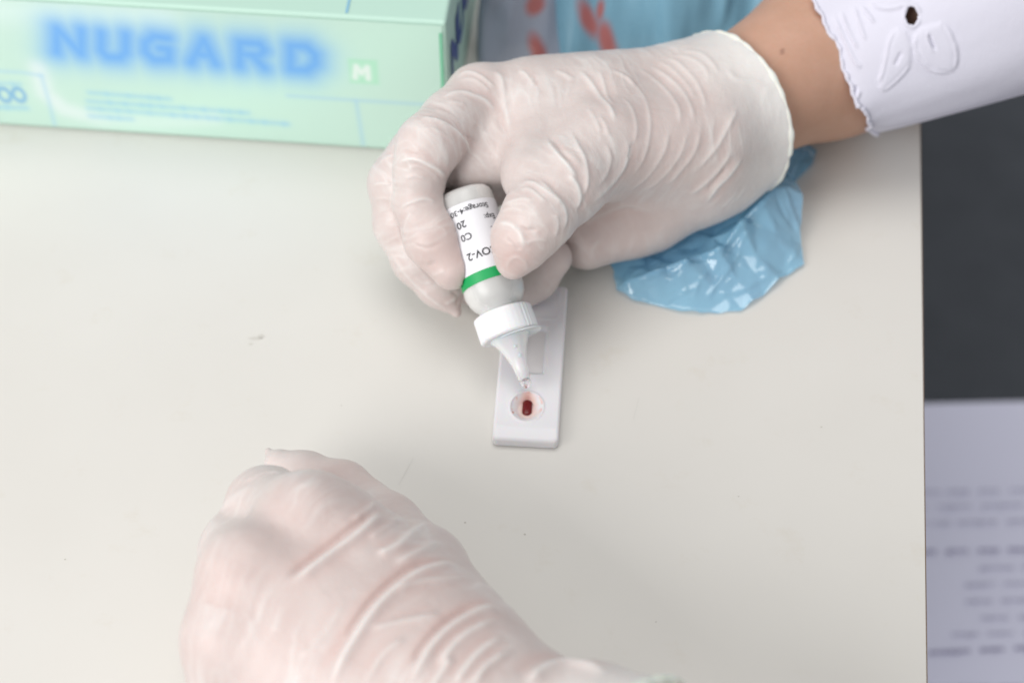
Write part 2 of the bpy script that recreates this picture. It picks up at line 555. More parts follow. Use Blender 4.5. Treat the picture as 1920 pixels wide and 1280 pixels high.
    noz = mat('nozzle_plastic', (0.86, 0.86, 0.88), 0.25, 0.5, Subsurface_Weight=0.5, Transmission_Weight=0.2)
    noz.node_tree.nodes['Principled BSDF'].inputs['Subsurface Scale'].default_value = 0.003
    V, F = ring_lathe([(0.3, 0.7), (0.0, 1.0), (0.0, 1.55), (0.25, 1.85), (3.6, 2.2), (5.2, 2.45), (7.5, 3.1), (10, 4.1), (12.2, 5.3), (13.4, 6.2), (13.7, 6.4)], 40)
    mesh_obj('nozzle', V, F, noz, b)
    # bubbles seen in the nozzle wall
    for s, r, sd in ((9.8, 0.85, 0.5), (7.0, 0.75, 0.9)):
        c = TIP+AX*s+toward*(2.35 if s < 8 else 3.3)+side*sgn*sd
        V, F = [], []
        for i in range(7):
            ph = math.pi*i/6
            for k in range(12):
                a = 2*math.pi*k/12
                V.append(c+r*(math.cos(ph)*toward+math.sin(ph)*(math.cos(a)*AX+math.sin(a)*side)))
        for i in range(6):
            for k in range(12): F.append((i*12+k, (i+1)*12+k, (i+1)*12+(k+1) % 12, i*12+(k+1) % 12))
        mesh_obj('bubble', V, F, noz, b)
    return b
bottle()

def droplet():
    m = mat('water', (1, 1, 1), 0.02, 0.5, Transmission_Weight=1.0, IOR=1.33)
    V, F = [], []
    c = TIP-AX*1.1
    prof = [(1.1, 1.4), (0.6, 1.6), (0.0, 1.65), (-0.6, 1.4), (-1.1, 0.9), (-1.35, 0.4), (-1.4, 0.02)]
    for s, r in prof:
        for k in range(24):
            a = 2*math.pi*k/24
            V.append(c+AX*s+r*(math.cos(a)*toward+math.sin(a)*side)-np.array([0, 0, 0.4])*(1.1-s)/3.3)
    for i in range(len(prof)-1):
        for k in range(24): F.append((i*24+k, i*24+(k+1) % 24, (i+1)*24+(k+1) % 24, (i+1)*24+k))
    F.append(tuple(range(24))[::-1])
    o = mesh_obj('droplet', V, F, m)
    tag(o, 'clear drop of liquid hanging at the bottle nozzle', 'drop')
droplet()

# ================================================================== test cassette
def cassette():
    c = empty('test_cassette', 'white plastic rapid test cassette with blood in its round well', 'test cassette')
    Z = 4.6
    nb = Q(984.5, 822, Z); fb = Q(1007, 533, Z)
    uy = (fb-nb); uy[2] = 0; Ln = np.linalg.norm(uy); uy /= Ln; ux = np.array([uy[1], -uy[0], 0])
    Wd = 19.6
    O = nb+uy*Ln/2; O[2] = 0
    M = np.stack([ux, uy, [0, 0, 1]])
    def loc(px, py, z=Z):
        q = Q(px, py, z)-O; return q@ux, q@uy
    wx, wy = loc(987.5, 762); sx, sy = loc(988.5, 758); qx, qy = loc(1003, 655); lx, ly = loc(1024, 577)
    def rbox(P, cx, cy, hx, hy, r):
        q = np.abs(P[:, :2]-np.array([cx, cy], np.float32))-np.array([hx-r, hy-r], np.float32)
        return np.sqrt((np.maximum(q, 0)**2).sum(1))+np.minimum(q.max(1), 0)-r
    def f(P):
        d2 = rbox(P, 0, 0, Wd/2, Ln/2, 1.6)
        taper = np.maximum(0, (-Ln/2+4.2)-P[:, 1])*0.22
        top = Z-taper
        dz = np.maximum(P[:, 2]-top, -P[:, 2])
        q = np.stack([d2+0.9, dz+0.9], 1)
        d = np.sqrt((np.maximum(q, 0)**2).sum(1))+np.minimum(q.max(1), 0)-0.9
        # funnel-shaped round well with a slot
        rr = np.sqrt((P[:, 0]-wx)**2+((P[:, 1]-wy)/1.12)**2)
        depth = np.clip((4.9-rr)/2.2, 0, 1)*1.7
        well = np.maximum(rr-4.9, (Z-depth)-P[:, 2])
        d = np.maximum(d, -well*0.75)
        rim = np.sqrt((rr-5.05)**2+((P[:, 2]-Z))**2)-0.28
        d = smin(d, rim, 0.3)
        slot = np.maximum(rbox(P, sx, sy, 1.4, 2.7, 1.3), 1.6-P[:, 2])
        d = np.maximum(d, -slot)
        # result window
        wb = rbox(P, qx, qy, 2.9, 8.6, 0.8)
        win = np.maximum(wb-np.clip((P[:, 2]-(Z-1.3))*0.9, 0, 1.4), (Z-1.3)-P[:, 2])
        d = np.maximum(d, -win*0.8)
        # faint raised frame of the writing panel
        fr = np.abs(rbox(P, lx-1.5, ly+1, 5.2, 5.4, .6))-0.22
        d = smin(d, np.maximum(fr, np.abs(P[:, 2]-Z)-0.16), 0.15)
        return d
    V, F = sdf_mesh(f, (-Wd/2-1, -Ln/2-1, -.6), (Wd/2+1, Ln/2+1, Z+1.2), 0.24)
    rr = np.sqrt((V[:, 0]-wx)**2+((V[:, 1]-wy)/1.12)**2)
    ang = np.arctan2(V[:, 1]-wy, V[:, 0]-wx)
    nz = vnoise(V, 1.3, 4)
    sd = rbox(V.astype(np.float32), sx, sy, 1.5, 2.9, 1.4)
    stain = np.clip(1-sd/(1.5+1.4*nz), 0, 1)*0.5*(rr < 4.9)+np.clip(1-np.abs(rr-4.5)/0.8, 0, 1)*(nz > .55)*0.5*(ang > -.6)*(ang < 2.4)
    stain += np.exp(-(((V[:, 0]-sx)/1.7)**2+((V[:, 1]-sy-4.2)/2.0)**2))*0.35*(rr < 4.8)
    stain = np.where(rr < 5.2, stain, 0)
    # two tiny specks left of the well
    for (px, py, r) in ((962, 771, .35), (960, 765, .2)):
        a, b = loc(px, py); stain = np.maximum(stain, 0.9*((V[:, 0]-a)**2+(V[:, 1]-b)**2 < r*r))
    m = mat('cassette_plastic', (0.80, 0.79, 0.82), 0.42, 0.45, Subsurface_Weight=0.25); n = N(m)
    n.b.inputs['Subsurface Scale'].default_value = 0.002
    at = n.attr('stain')
    r = n.ramp(at.outputs['Fac'], [(0.0, (0.80, 0.79, 0.82)), (0.4, (0.80, 0.58, 0.54)), (0.85, (0.62, 0.25, 0.20)), (1.0, (0.30, 0.02, 0.015))])
    n.ln(r.outputs[0], n.b.inputs['Base Color'])
    mesh_obj('casing', V@M+O, F, m, c, attrs={'stain': np.clip(stain, 0, 1)})
    # membrane strip at the bottom of the window
    def quad(name, cx, cy, hx, hy, z, mm_):
        P = [(cx-hx, cy-hy, z), (cx+hx, cy-hy, z), (cx+hx, cy+hy, z), (cx-hx, cy+hy, z)]
        return mesh_obj(name, np.array(P)@M+O, [(0, 1, 2, 3)], mm_, c, smooth=False)
    quad('membrane', qx, qy, 2.7, 8.3, Z-1.22, mat('membrane', (0.75, 0.725, 0.725), 0.7))
    # blood filling the slot
    V, F = [], []
    k = 32
    for ring, (g, z) in enumerate(((0.0, 2.0), (0.0, 3.2), (-0.25, 3.4), (-1.0, 3.5))):
        for i in range(k):
            a = 2*math.pi*i/k
            cx = math.copysign(max(0, 0), 1); rad = 1.42+g
            yo = 1.45 if math.sin(a) > 0 else -1.45
            V.append((sx+rad*math.cos(a), sy+yo+rad*math.sin(a), z))
    for rI in range(3):
        for i in range(k): F.append((rI*k+i, rI*k+(i+1) % k, (rI+1)*k+(i+1) % k, (rI+1)*k+i))
    F.append(tuple(3*k+i for i in range(k)))
    o = mesh_obj('blood', np.array(V)@M+O, F, mat('blood', (0.14, 0.003, 0.005), 0.25, 0.4), c)
    o['label'] = 'dark red blood filling the slot of the well'
    # embossed lettering on the writing panel
    for row, (yy, w) in enumerate(((ly+3.6, 4.0), (ly+1.2, 3.0))):
        VV, FF = [], []
        x = lx-1.5-w
        while x < lx-1.5+w:
            ww = 0.9
            for (du, dv) in ((0, 0), (ww, 0), (ww*.6, .9), (0, .9)):
                VV.append((x+du, yy+dv, Z+0.06))
            kk = len(VV); FF.append((kk-4, kk-3, kk-2, kk-1)); x += 1.35
        mesh_obj('embossed_text', np.array(VV)@M+O, FF, mat('emboss', (0.80, 0.79, 0.83), .3), c, smooth=False)
cassette()
# ================================================================== gloved hands
def glove_mat():
    m = mat('latex_glove', (0.78, 0.70, 0.665), 0.42, 0.4, Subsurface_Weight=0.15, Sheen_Weight=0.14, Sheen_Roughness=0.45); n = N(m)
    n.b.inputs['Subsurface Radius'].default_value = (1.0, 0.55, 0.42)
    n.b.inputs['Subsurface Scale'].default_value = 0.004
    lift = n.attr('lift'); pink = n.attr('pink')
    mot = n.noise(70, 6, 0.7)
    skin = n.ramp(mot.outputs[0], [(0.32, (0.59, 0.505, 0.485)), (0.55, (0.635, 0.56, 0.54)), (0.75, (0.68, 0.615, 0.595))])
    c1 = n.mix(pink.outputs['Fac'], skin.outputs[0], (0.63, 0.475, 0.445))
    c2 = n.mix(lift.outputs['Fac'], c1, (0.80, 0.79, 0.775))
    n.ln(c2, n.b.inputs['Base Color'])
    f1 = n.noise(700, 3, 0.6)
    nb = n.bump(f1.outputs[0], 0.10, 0.0004)
    f2 = n.noise(190, 5, 0.62); f2.inputs['Distortion'].default_value = 1.2
    nb = n.bump(f2.outputs[0], 0.16, 0.0012, nb)
    n.ln(nb, n.b.inputs['Normal'])
    return m
GLOVE = glove_mat()

def skin_mat():
    m = mat('skin', (0.52, 0.31, 0.22), 0.5, 0.35, Subsurface_Weight=0.3); n = N(m)
    n.b.inputs['Subsurface Radius'].default_value = (1.0, 0.4, 0.25)
    n.b.inputs['Subsurface Scale'].default_value = 0.005
    c = n.ramp(n.noise(28, 7, 0.7).outputs[0], [(0.3, (0.50, 0.29, 0.20)), (0.7, (0.60, 0.36, 0.27))])
    mo = n.attr('mole')
    n.ln(n.mix(mo.outputs['Fac'], c.outputs[0], (0.18, 0.07, 0.05)), n.b.inputs['Base Color'])
    v = n.new('ShaderNodeTexVoronoi'); v.inputs['Scale'].default_value = 900
    tc = n.new('ShaderNodeTexCoord'); n.ln(tc.outputs['Object'], v.inputs['Vector'])
    n.ln(n.bump(v.outputs['Distance'], 0.12, 0.0003), n.b.inputs['Normal'])
    return m
SKIN = skin_mat()

def frame_for(d):
    d = d/np.linalg.norm(d); u = np.cross(d, [0, 0, 1.0]); u /= np.linalg.norm(u); w = np.cross(u, d)
    return d, u, w

def make_glove(f_solid, lo, hi, cuff_c, cuff_n, wall, curves, pinks, parent, bead=1.0, h=0.62, ripple=None, gain=0.72, white=0.6, tight=0.45):
    """solid hand + flared cuff, cut open at the cuff plane, folds sculpted on"""
    cuff_n = cuff_n/np.linalg.norm(cuff_n)
    def f(P):
        d = f_solid(P)
        s = (P-cuff_c.astype(np.float32))@cuff_n.astype(np.float32)
        cav = np.maximum(d+wall, -(s+26))              # hollow inside of the cuff
        d = np.maximum(d, s)
        return np.maximum(d, -cav)
    V, F = sdf_mesh(f, lo, hi, h)
    V = relax(V, F, 2, 0.45)
    n0 = vnormals(V, F)
    cs = surface_curves(V, F, curves)
    D, L, G = sculpt(V, n0, cs); D *= gain; L *= white
    if ripple is not None:
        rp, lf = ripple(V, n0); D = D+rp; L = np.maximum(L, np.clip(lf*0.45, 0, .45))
    D = D+0.16*(vnoise(V, 5.5, 1)-0.5)+0.10*(vnoise(V, 2.4, 2)-0.5)
    V2 = V+n0*D[:, None]
    pk = np.zeros(len(V))
    for c, r, s in pinks: pk = np.maximum(pk, s*np.exp(-((V-c)**2).sum(1)/(r*r)))
    pk = np.clip(pk+tight*G, 0, 1)
    sc = (V-cuff_c)@cuff_n
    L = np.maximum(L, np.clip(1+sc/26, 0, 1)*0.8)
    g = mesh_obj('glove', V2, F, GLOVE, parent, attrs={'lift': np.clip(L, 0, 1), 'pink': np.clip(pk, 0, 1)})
    # rolled bead round the opening
    d_, u_, w_ = frame_for(cuff_n)
    pts = []
    for k in range(120):
        a = 2*math.pi*k/120; dirv = math.cos(a)*u_+math.sin(a)*w_
        rr = np.linspace(2, 70, 500); PP = (cuff_c+dirv*rr[:, None]-cuff_n*0.3).astype(np.float32)
        dd = f_solid(PP); i = np.nonzero(dd > 0)[0]
        pts.append(cuff_c+dirv*(rr[i[0]] if len(i) else 30)-cuff_n*0.3-dirv*0.5)
    rad = [bead*0.85+0.22*math.sin(k*0.41)+0.15*math.sin(k*1.3+1) for k in range(120)]
    Vt, Ft = tube(pts, rad, 10, closed=True)
    mesh_obj('rolled_cuff', Vt, Ft, mat('latex_bead', (0.86, 0.83, 0.74), 0.4, 0.4, Subsurface_Weight=0.2), g)
    return g

# ---------------------------------------------------------------- right hand, holding the bottle
def right_hand():
    A = empty('gloved_hand', 'white latex gloved hand squeezing the dropper bottle, arm in a white lace sleeve', 'hand')
    # palm: a stack of metacarpals, index on top, little finger side on the table
    W = Q(1390, 195, 34)
    mcp2, mcp3, mcp4, mcp5 = Q(925, 195, 50), Q(905, 250, 42), Q(930, 310, 30), Q(985, 345, 20)
    palm = [
        (cone(Q(1380, 185, 36), mcp2, 17, 11.5), 8),
        (cone(Q(1330, 190, 36), Q(1010, 205, 46), 16, 15), 8),
        (cone(Q(1390, 225, 28), mcp3, 16, 10), 8),
        (cone(Q(1390, 240, 26), mcp4, 16, 10), 8),
        (cone(Q(1400, 260, 22), mcp5, 16, 10), 8),
        (cone(Q(1300, 300, 28), Q(1150, 330, 28), 19, 15), 10),        # palm body
        (cone(Q(1350, 325, 21), Q(1190, 400, 16), 13.5, 12.5), 8),         # heel on the little finger side
        (cone(Q(1210, 400, 15), Q(1100, 450, 13), 12.5, 9.5), 6),
        (cone(Q(1320, 260, 40), Q(1120, 285, 48), 15, 14), 9),         # thumb metacarpal / thenar
        (cone(Q(1130, 220, 46), Q(1000, 240, 48), 14, 8.5), 8),        # web
        (cone(Q(1010, 245, 48), Q(995, 330, 50), 9.5, 9), 7),
        (cone(Q(955, 235, 44), Q(898, 280, 42), 11, 11), 5),           # flesh below the index knuckle
        (cone(Q(945, 280, 44), Q(888, 300, 41), 10.5, 10.5), 5),
    ]
    cuff = [
        (cone(Q(1330, 215, 33), Q(1450, 160, 34), 22.5, 25), 10),
        (cone(Q(1370, 225, 31), Q(1450, 185, 33), 21, 25), 8),
    ]
    thumb = chain([Q(1125, 280, 48), Q(1060, 345, 50), Q(1009, 405, 48), Q(977, 453, 43), Q(962, 492, 38)],
                  [14.5, 11.8, 10.4, 8.8, 4.9], 3)
    index = chain([mcp2, Q(900, 186, 52), Q(848, 228, 53), Q(802, 276, 54), Q(787, 322, 48), Q(784, 382, 40), Q(811, 450, 34), Q(847, 505, 29)],
                  [11.6, 10.6, 9.4, 9.5, 7.8, 7.5, 8.3, 6.3], 2.5)
    middle = chain([mcp3, Q(790, 300, 42), Q(752, 345, 36), Q(757, 420, 26), Q(788, 485, 19), Q(826, 538, 13), Q(856, 586, 8)],
                   [10.5, 10.2, 9.8, 9.0, 8.4, 6.6, 1.6], 3)
    ring = chain([mcp4, Q(850, 400, 22), Q(880, 520, 11), Q(955, 545, 10), Q(1000, 520, 13), Q(1034, 484, 17)],
                 [10, 9, 8, 7.2, 7.2, 6.4], 3)
    def f(P):
        d = palm[0][0](P)
        for g, k in palm[1:]: d = smin(d, g(P), k)
        for g, k in cuff: d = smin(d, g(P), k)
        out = smin(d, thumb(P), 4.0)
        out = np.minimum(out, smin(d, index(P), 3.0))
        out = np.minimum(out, smin(d, middle(P), 2.0))
        out = np.minimum(out, smin(d, ring(P), 1.0))
        # keep the fingers out of the bottle and the table
        q = P-TIP.astype(np.float32); s = q@AX.astype(np.float32)
        rad = np.sqrt(np.maximum((q*q).sum(1)-s*s, 0))
        bt = np.maximum(rad-(RB+0.25), np.maximum(22-s, s-(S_END+.3)))
        out = np.maximum(out, -bt)
        return np.maximum(out, 0.3-P[:, 2])
    cuff_c = Q(1376, 204, 33)
    arm_dir = Q(1880, -50, 40)-Q(1400, 190, 32); arm_dir /= np.linalg.norm(arm_dir)
    cuff_n = arm_dir*0.93+FWD*0.20
    K = []
    def c(w, h, *p): K.append((p, w, h))
    # index finger
    c(0.9, 0.9, (785, 225), (801, 222), (825, 228), (848, 241), (866, 258), (877, 276), (881, 297))
    c(0.9, 0.8, (742, 307), (764, 298), (783, 299), (805, 309), (825, 321), (838, 340), (842, 354))
    c(1.0, 0.7, (828, 186), (846, 176), (869, 173), (895, 182), (914, 192), (930, 213))
    c(0.8, 0.6, (856, 145), (875, 135), (895, 140), (914, 153), (932, 170))
    c(0.7, 0.4, (862, 152), (884, 148), (905, 160), (922, 178))
    c(0.8, 0.4, (840, 190), (855, 192), (875, 198))
    c(0.8, 0.4, (815, 204), (842, 215), (866, 235))
    c(1.2, 0.6, (922, 130), (940, 149), (946, 188), (951, 219), (957, 250))
    c(0.8, -0.9, (932, 219), (945, 245), (961, 278))
    c(0.8, 0.55, (746, 391), (774, 378), (798, 373), (820, 382))
    c(0.9, 0.4, (759, 444), (761, 417), (774, 393))
    c(1.0, 0.35, (809, 516), (824, 512), (835, 506))
    c(1.0, -0.45, (789, 490), (802, 499), (818, 490))
    c(0.9, 0.3, (770, 470), (785, 500), (810, 530))
    c(0.9, 0.3, (880, 225), (905, 240), (915, 270))
    # middle finger
    c(0.8, 0.5, (728, 466), (752, 503), (783, 538), (816, 566), (846, 586))
    c(0.7, 0.5, (833, 571), (850, 562), (862, 549))
    c(0.6, -0.5, (845, 545), (858, 556), (855, 575))
    c(0.7, 0.35, (745, 420), (752, 450), (760, 480))
    c(0.7, 0.35, (775, 520), (795, 530), (820, 528))
    c(0.6, 0.3, (700, 375), (715, 372), (732, 375))
    c(0.6, 0.3, (760, 318), (785, 312), (810, 325), (828, 345))
    c(0.6, 0.3, (756, 335), (780, 330), (800, 338))
    c(0.6, 0.25, (790, 240), (815, 243), (838, 256), (855, 275))
    c(0.6, 0.3, (895, 235), (915, 255), (930, 290))
    c(0.6, -0.3, (860, 250), (885, 262), (905, 275))
    c(0.7, 0.3, (800, 430), (825, 425), (842, 440))
    c(0.7, -0.3, (770, 455), (800, 465), (830, 455))
    c(0.8, 0.5, (700, 347), (715, 344), (735, 345))
    c(0.8, 0.5, (712, 305), (725, 296), (740, 290))
    # thumb
    c(0.8, 0.55, (971, 354), (994, 356), (1007, 366), (1031, 386))
    c(0.9, 0.7, (975, 342), (998, 343), (1013, 352), (1041, 373), (1054, 388))
    c(0.9, 0.5, (939, 386), (962, 377), (984, 373), (1000, 380))
    c(0.9, 0.4, (937, 398), (960, 391), (985, 395))
    c(1.2, 0.7, (928, 418), (953, 420), (969, 429), (979, 446), (983, 469))
    c(0.8, -0.7, (962, 424), (985, 431), (1008, 431))
    c(1.0, 0.5, (984, 459), (1001, 450), (1031, 450))
    c(1.0, -0.5, (950, 440), (965, 455), (975, 470))
    c(1.1, 0.95, (1062, 325), (1080, 345), (1087, 372), (1077, 396))
    c(1.0, 0.8, (1005, 334), (1031, 358), (1054, 384), (1061, 409), (1054, 437))
    c(1.0, 0.5, (1040, 400), (1046, 420), (1040, 448))
    c(0.7, 0.35, (950, 508), (954, 490), (968, 482), (984, 490), (992, 508))
    # back of the hand and thumb web
    c(0.9, 0.6, (970, 132), (984, 139), (994, 151), (1002, 166))
    c(0.9, 0.5, (1041, 132), (1056, 139), (1080, 151))
    c(1.0, 0.7, (1082, 127), (1105, 153), (1125, 182), (1144, 203), (1156, 231))
    c(0.9, 0.55, (1121, 129), (1130, 154), (1138, 182), (1152, 200))
    c(0.9, 0.5, (1144, 131), (1173, 145), (1193, 164))
    c(1.1, 0.95, (1021, 258), (1041, 285), (1066, 313), (1084, 340))
    c(0.8, -0.6, (1028, 254), (1050, 280), (1070, 303))
    c(1.0, 0.7, (1064, 238), (1082, 272), (1097, 301), (1101, 340), (1092, 375))
    c(1.1, 0.8, (1181, 258), (1177, 291), (1166, 320), (1140, 352), (1105, 385))
    c(0.7, -0.7, (1183, 270), (1180, 285), (1176, 298))
    c(0.9, 0.5, (1134, 266), (1144, 295), (1138, 324), (1120, 350))
    c(0.8, 0.4, (1121, 215), (1134, 234), (1142, 258))
    c(0.8, 0.4, (1100, 200), (1116, 225), (1128, 250))
    c(0.9, 0.40, (1150, 133), (1178, 149), (1204, 177), (1216, 210), (1218, 247), (1205, 300), (1170, 350))
    c(0.8, 0.36, (1165, 180), (1185, 205), (1193, 240), (1188, 275))
    c(0.9, 0.43, (1190, 126), (1220, 144), (1251, 172), (1272, 205), (1275, 240))
    c(0.9, 0.43, (1213, 121), (1248, 142), (1276, 168), (1295, 200), (1302, 236))
    c(0.9, 0.43, (1244, 107), (1272, 119), (1300, 147), (1316, 177), (1326, 212))
    c(0.8, 0.29, (1230, 112), (1262, 132), (1288, 160), (1306, 190))
    c(0.9, 0.43, (1276, 95), (1314, 100), (1337, 121), (1349, 140))
    c(0.8, 0.36, (1253, 104), (1290, 107), (1318, 124), (1332, 150))
    c(1.3, 0.5, (1360, 128), (1380, 147), (1408, 154), (1443, 163))
    c(1.2, 0.6, (1384, 200), (1372, 224), (1347, 271), (1328, 294), (1302, 325))
    c(1.0, 0.45, (1314, 238), (1302, 285), (1272, 325), (1244, 353))
    c(1.0, 0.4, (1290, 240), (1275, 290), (1240, 335), (1205, 362))
    c(1.0, 0.4, (1255, 240), (1245, 285), (1215, 330), (1175, 362))
    c(1.3, 0.8, (1395, 290), (1370, 325), (1345, 350), (1320, 385))
    c(1.2, 0.6, (1375, 280), (1350, 315), (1320, 345), (1290, 370))
    c(1.0, -0.7, (1365, 310), (1345, 335), (1325, 360))
    c(1.2, 0.4, (1230, 400), (1180, 385), (1130, 400), (1080, 430))
    c(1.0, 0.4, (1125, 445), (1110, 470), (1108, 492))
    def ripple(V, n):
        bones = [(W, Q(1010, 190, 50), 17, 0.50, 2.4), (Q(1320, 280, 36), Q(1110, 300, 50), 15, 0.38, 2.6),
                 (Q(1350, 330, 20), Q(1100, 450, 13), 13, 0.12, 3.0),
                 (Q(1110, 300, 50), Q(1015, 405, 48), 12, 0.26, 2.4), (Q(1015, 405, 48), Q(968, 492, 38), 9, 0.14, 2.2),
                 (mcp2, Q(802, 276, 54), 10.5, 0.34, 2.2), (Q(802, 276, 54), Q(784, 382, 40), 8.5, 0.28, 2.0), (Q(784, 382, 40), Q(840, 503, 29), 8, 0.26, 2.0),
                 (mcp3, Q(752, 345, 36), 10, 0.3, 2.2), (Q(752, 345, 36), Q(826, 538, 13), 8.5, 0.3, 2.0), (Q(880, 520, 11), Q(1042, 482, 17), 7, 0.2, 2.0)]
        d_, l_ = crease_field(V, bones); return 0.32*d_, l_
    pinks = [(Q(835, 470, 38), 13, 0.6), (Q(955, 490, 44), 10, 0.75), (Q(1000, 470, 48), 8, 0.3), (Q(930, 230, 50), 8, 0.5), (Q(800, 260, 60), 12, 0.3), (Q(1160, 410, 24), 16, 0.45), (Q(1035, 480, 20), 9, 0.3), (Q(1250, 280, 48), 20, 0.25), (Q(893, 577, 13), 6, 1.0), (Q(760, 420, 34), 10, 0.3)]
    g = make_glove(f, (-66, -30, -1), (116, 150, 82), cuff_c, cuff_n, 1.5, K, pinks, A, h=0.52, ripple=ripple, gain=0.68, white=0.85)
    # baggy empty fingertip of the middle finger
    # bare forearm
    def f_arm(P):
        d = cone(W, Q(1560, 105, 32), 19.5, 25)(P)
        d = smin(d, cone(Q(1400, 175, 38), Q(1560, 75, 40), 17, 22)(P), 10)
        d = smin(d, cone(Q(1560, 105, 32), Q(2050, -110, 62), 26, 41)(P), 10)
        return np.maximum(d, 0.4-P[:, 2])
    V, F = sdf_mesh(f_arm, (50, 20, -1), (190, 240, 100), 1.2)
    V = relax(V, F, 2); nn = vnormals(V, F)
    bx = surface_curves(V, F, [(((1465, 97), (1467, 97), (1469, 98)), 1, 1)])
    mole = np.zeros(len(V))
    if bx: mole = np.clip(1.6-np.linalg.norm(V-bx[0][0].mean(0), axis=1)/0.8, 0, 1)*0.6
    mesh_obj('forearm', V, F, SKIN, A, attrs={'mole': mole})
    return A
RH = right_hand()
# ---------------------------------------------------------------- left hand, loose fist near the viewer
def left_hand():
    A = empty('gloved_hand', 'white latex gloved loose fist in the foreground, thumb along its far side', 'hand')
    W = Q(1050, 1390, 42)
    mcp2, mcp3, mcp4, mcp5 = Q(578, 992, 52), Q(478, 1085, 52), Q(448, 1205, 44), Q(450, 1310, 34)
    palm = [
        (cone(W, mcp2, 13, 13), 8), (cone(W, mcp3, 14, 13.5), 8), (cone(W, mcp4, 15, 13), 8), (cone(W, mcp5, 15, 12), 8),
        (cone(Q(880, 1220, 44), Q(640, 1010, 46), 11.5, 12.5), 9),
        (cone(Q(935, 1310, 40), Q(785, 1070, 36), 12, 12.5), 9),
        (cone(Q(850, 1400, 38), Q(560, 1180, 38), 24, 20), 12),
    ]
    thumb = chain([Q(795, 1085, 32), Q(722, 998, 26), Q(640, 920, 21), Q(570, 892, 18), Q(526, 872, 17)], [12, 10.4, 8.2, 6.8, 4.6], 2.5)
    tipfold = cone(Q(530, 874, 17), Q(503, 846, 16), 3.6, 1.2)
    fing = []
    for m, p, e in ((mcp2, Q(500, 952, 38), Q(540, 1005, 18)), (mcp3, Q(452, 1035, 34), Q(470, 1110, 16)), (mcp4, Q(432, 1165, 28), Q(450, 1230, 12)), (mcp5, Q(432, 1280, 20), Q(460, 1330, 10))):
        fing.append(chain([m, p, e], [12.8, 10.5, 9.5], 3))
    kn = [(Q(572, 965, 56), 8.0), (Q(458, 1072, 56), 8.0), (Q(430, 1190, 48), 8)]
    def f(P):
        d = palm[0][0](P)
        for g, k in palm[1:]: d = smin(d, g(P), k)
        d = smin(d, cone(Q(1105, 1398, 43), Q(1200, 1465, 46), 20, 25)(P), 2)
        out = np.minimum(d, smin(d, smin(thumb(P), tipfold(P), 2.0), 3.0))
        for g in fing: out = smin(out, g(P), 2.5)
        for kc, kr in kn: out = smin(out, np.linalg.norm(P-kc.astype(np.float32), axis=1)-kr, 9)
        return np.maximum(out, 0.3-P[:, 2])
    dirv = Q(1250, 1530, 50)-W; dirv /= np.linalg.norm(dirv)
    cuff_c = Q(1172, 1445, 45)
    K = []
    def c(w, h, *p): K.append((p, w, h))
    c(1.30, 1.28, (537, 1097), (612, 1043), (674, 997), (720, 956))
    c(1.46, 1.54, (610, 1300), (640, 1240), (674, 1181), (716, 1127), (778, 1077), (832, 1060), (868, 1066))
    c(1.13, 0.85, (703, 1039), (745, 1022), (791, 985), (820, 972))
    c(1.13, 0.68, (737, 1056), (791, 1031), (825, 1015))
    c(1.30, 1.37, (760, 1300), (803, 1218), (849, 1172), (903, 1143), (940, 1139))
    c(1.03, 0.85, (820, 1250), (845, 1215), (878, 1185), (937, 1156))
    c(1.03, 0.85, (850, 1285), (870, 1255), (903, 1218), (948, 1189))
    c(1.03, 0.77, (800, 1300), (830, 1255), (845, 1231))
    c(0.95, 0.77, (885, 1290), (910, 1250), (950, 1220))
    c(1.03, 0.59, (691, 1181), (757, 1164), (830, 1150))
    c(1.03, 0.59, (737, 1110), (799, 1089), (885, 1081))
    c(0.9, -0.8, (530, 1088), (600, 1035), (665, 985), (705, 955))
    c(0.9, -0.9, (640, 1215), (668, 1165), (708, 1112), (770, 1062), (830, 1046))
    c(0.9, -0.9, (770, 1250), (797, 1205), (843, 1158), (900, 1128))
    c(0.96, 0.54, (870, 1300), (890, 1270), (935, 1235), (965, 1215))
    c(0.96, 0.54, (680, 1290), (720, 1225), (760, 1195))
    c(2.64, 0.50, (368, 1040), (395, 985), (430, 940), (482, 906))
    c(1.0, 0.5, (455, 905), (500, 886), (545, 890), (600, 905), (640, 930))
    c(0.9, 0.5, (660, 975), (690, 955), (705, 940))
    c(0.9, 0.4, (690, 1010), (730, 985), (760, 960))
    c(1.0, 0.35, (560, 1230), (600, 1200), (650, 1120))
    c(1.6, 1.3, (985, 1285), (1010, 1258), (1050, 1242), (1100, 1246), (1150, 1264))
    pinks = [(Q(690, 900, 32), 12, .5), (Q(620, 880, 30), 10, .5), (Q(575, 960, 66), 14, .55), (Q(430, 1105, 64), 16, .6), (Q(600, 1130, 66), 18, .35), (Q(420, 1240, 58), 20, .5), (Q(700, 1230, 66), 16, .35), (Q(600, 1270, 60), 18, .3), (Q(560, 865, 36), 10, .3), (Q(520, 1080, 64), 22, .45), (Q(480, 1200, 60), 24, .5), (Q(640, 1060, 62), 18, .4), (Q(760, 1130, 60), 18, .4), (Q(840, 1200, 56), 16, .4)]
    def ripple(V, n):
        bones = [(W, mcp2, 14, 0.45, 3.0), (W, mcp3, 14, 0.3, 3.4), (W, mcp4, 14, 0.25, 3.4), (mcp2, Q(500, 952, 38), 12, 0.3, 2.4), (mcp3, Q(452, 1035, 34), 12, .3, 2.4),
                 (Q(800, 1085, 32), Q(655, 930, 21), 10, 0.2, 2.4), (Q(655, 930, 21), Q(530, 882, 18), 8, 0.15, 2.2)]
        d_, l_ = crease_field(V, bones); return 0.45*d_, l_
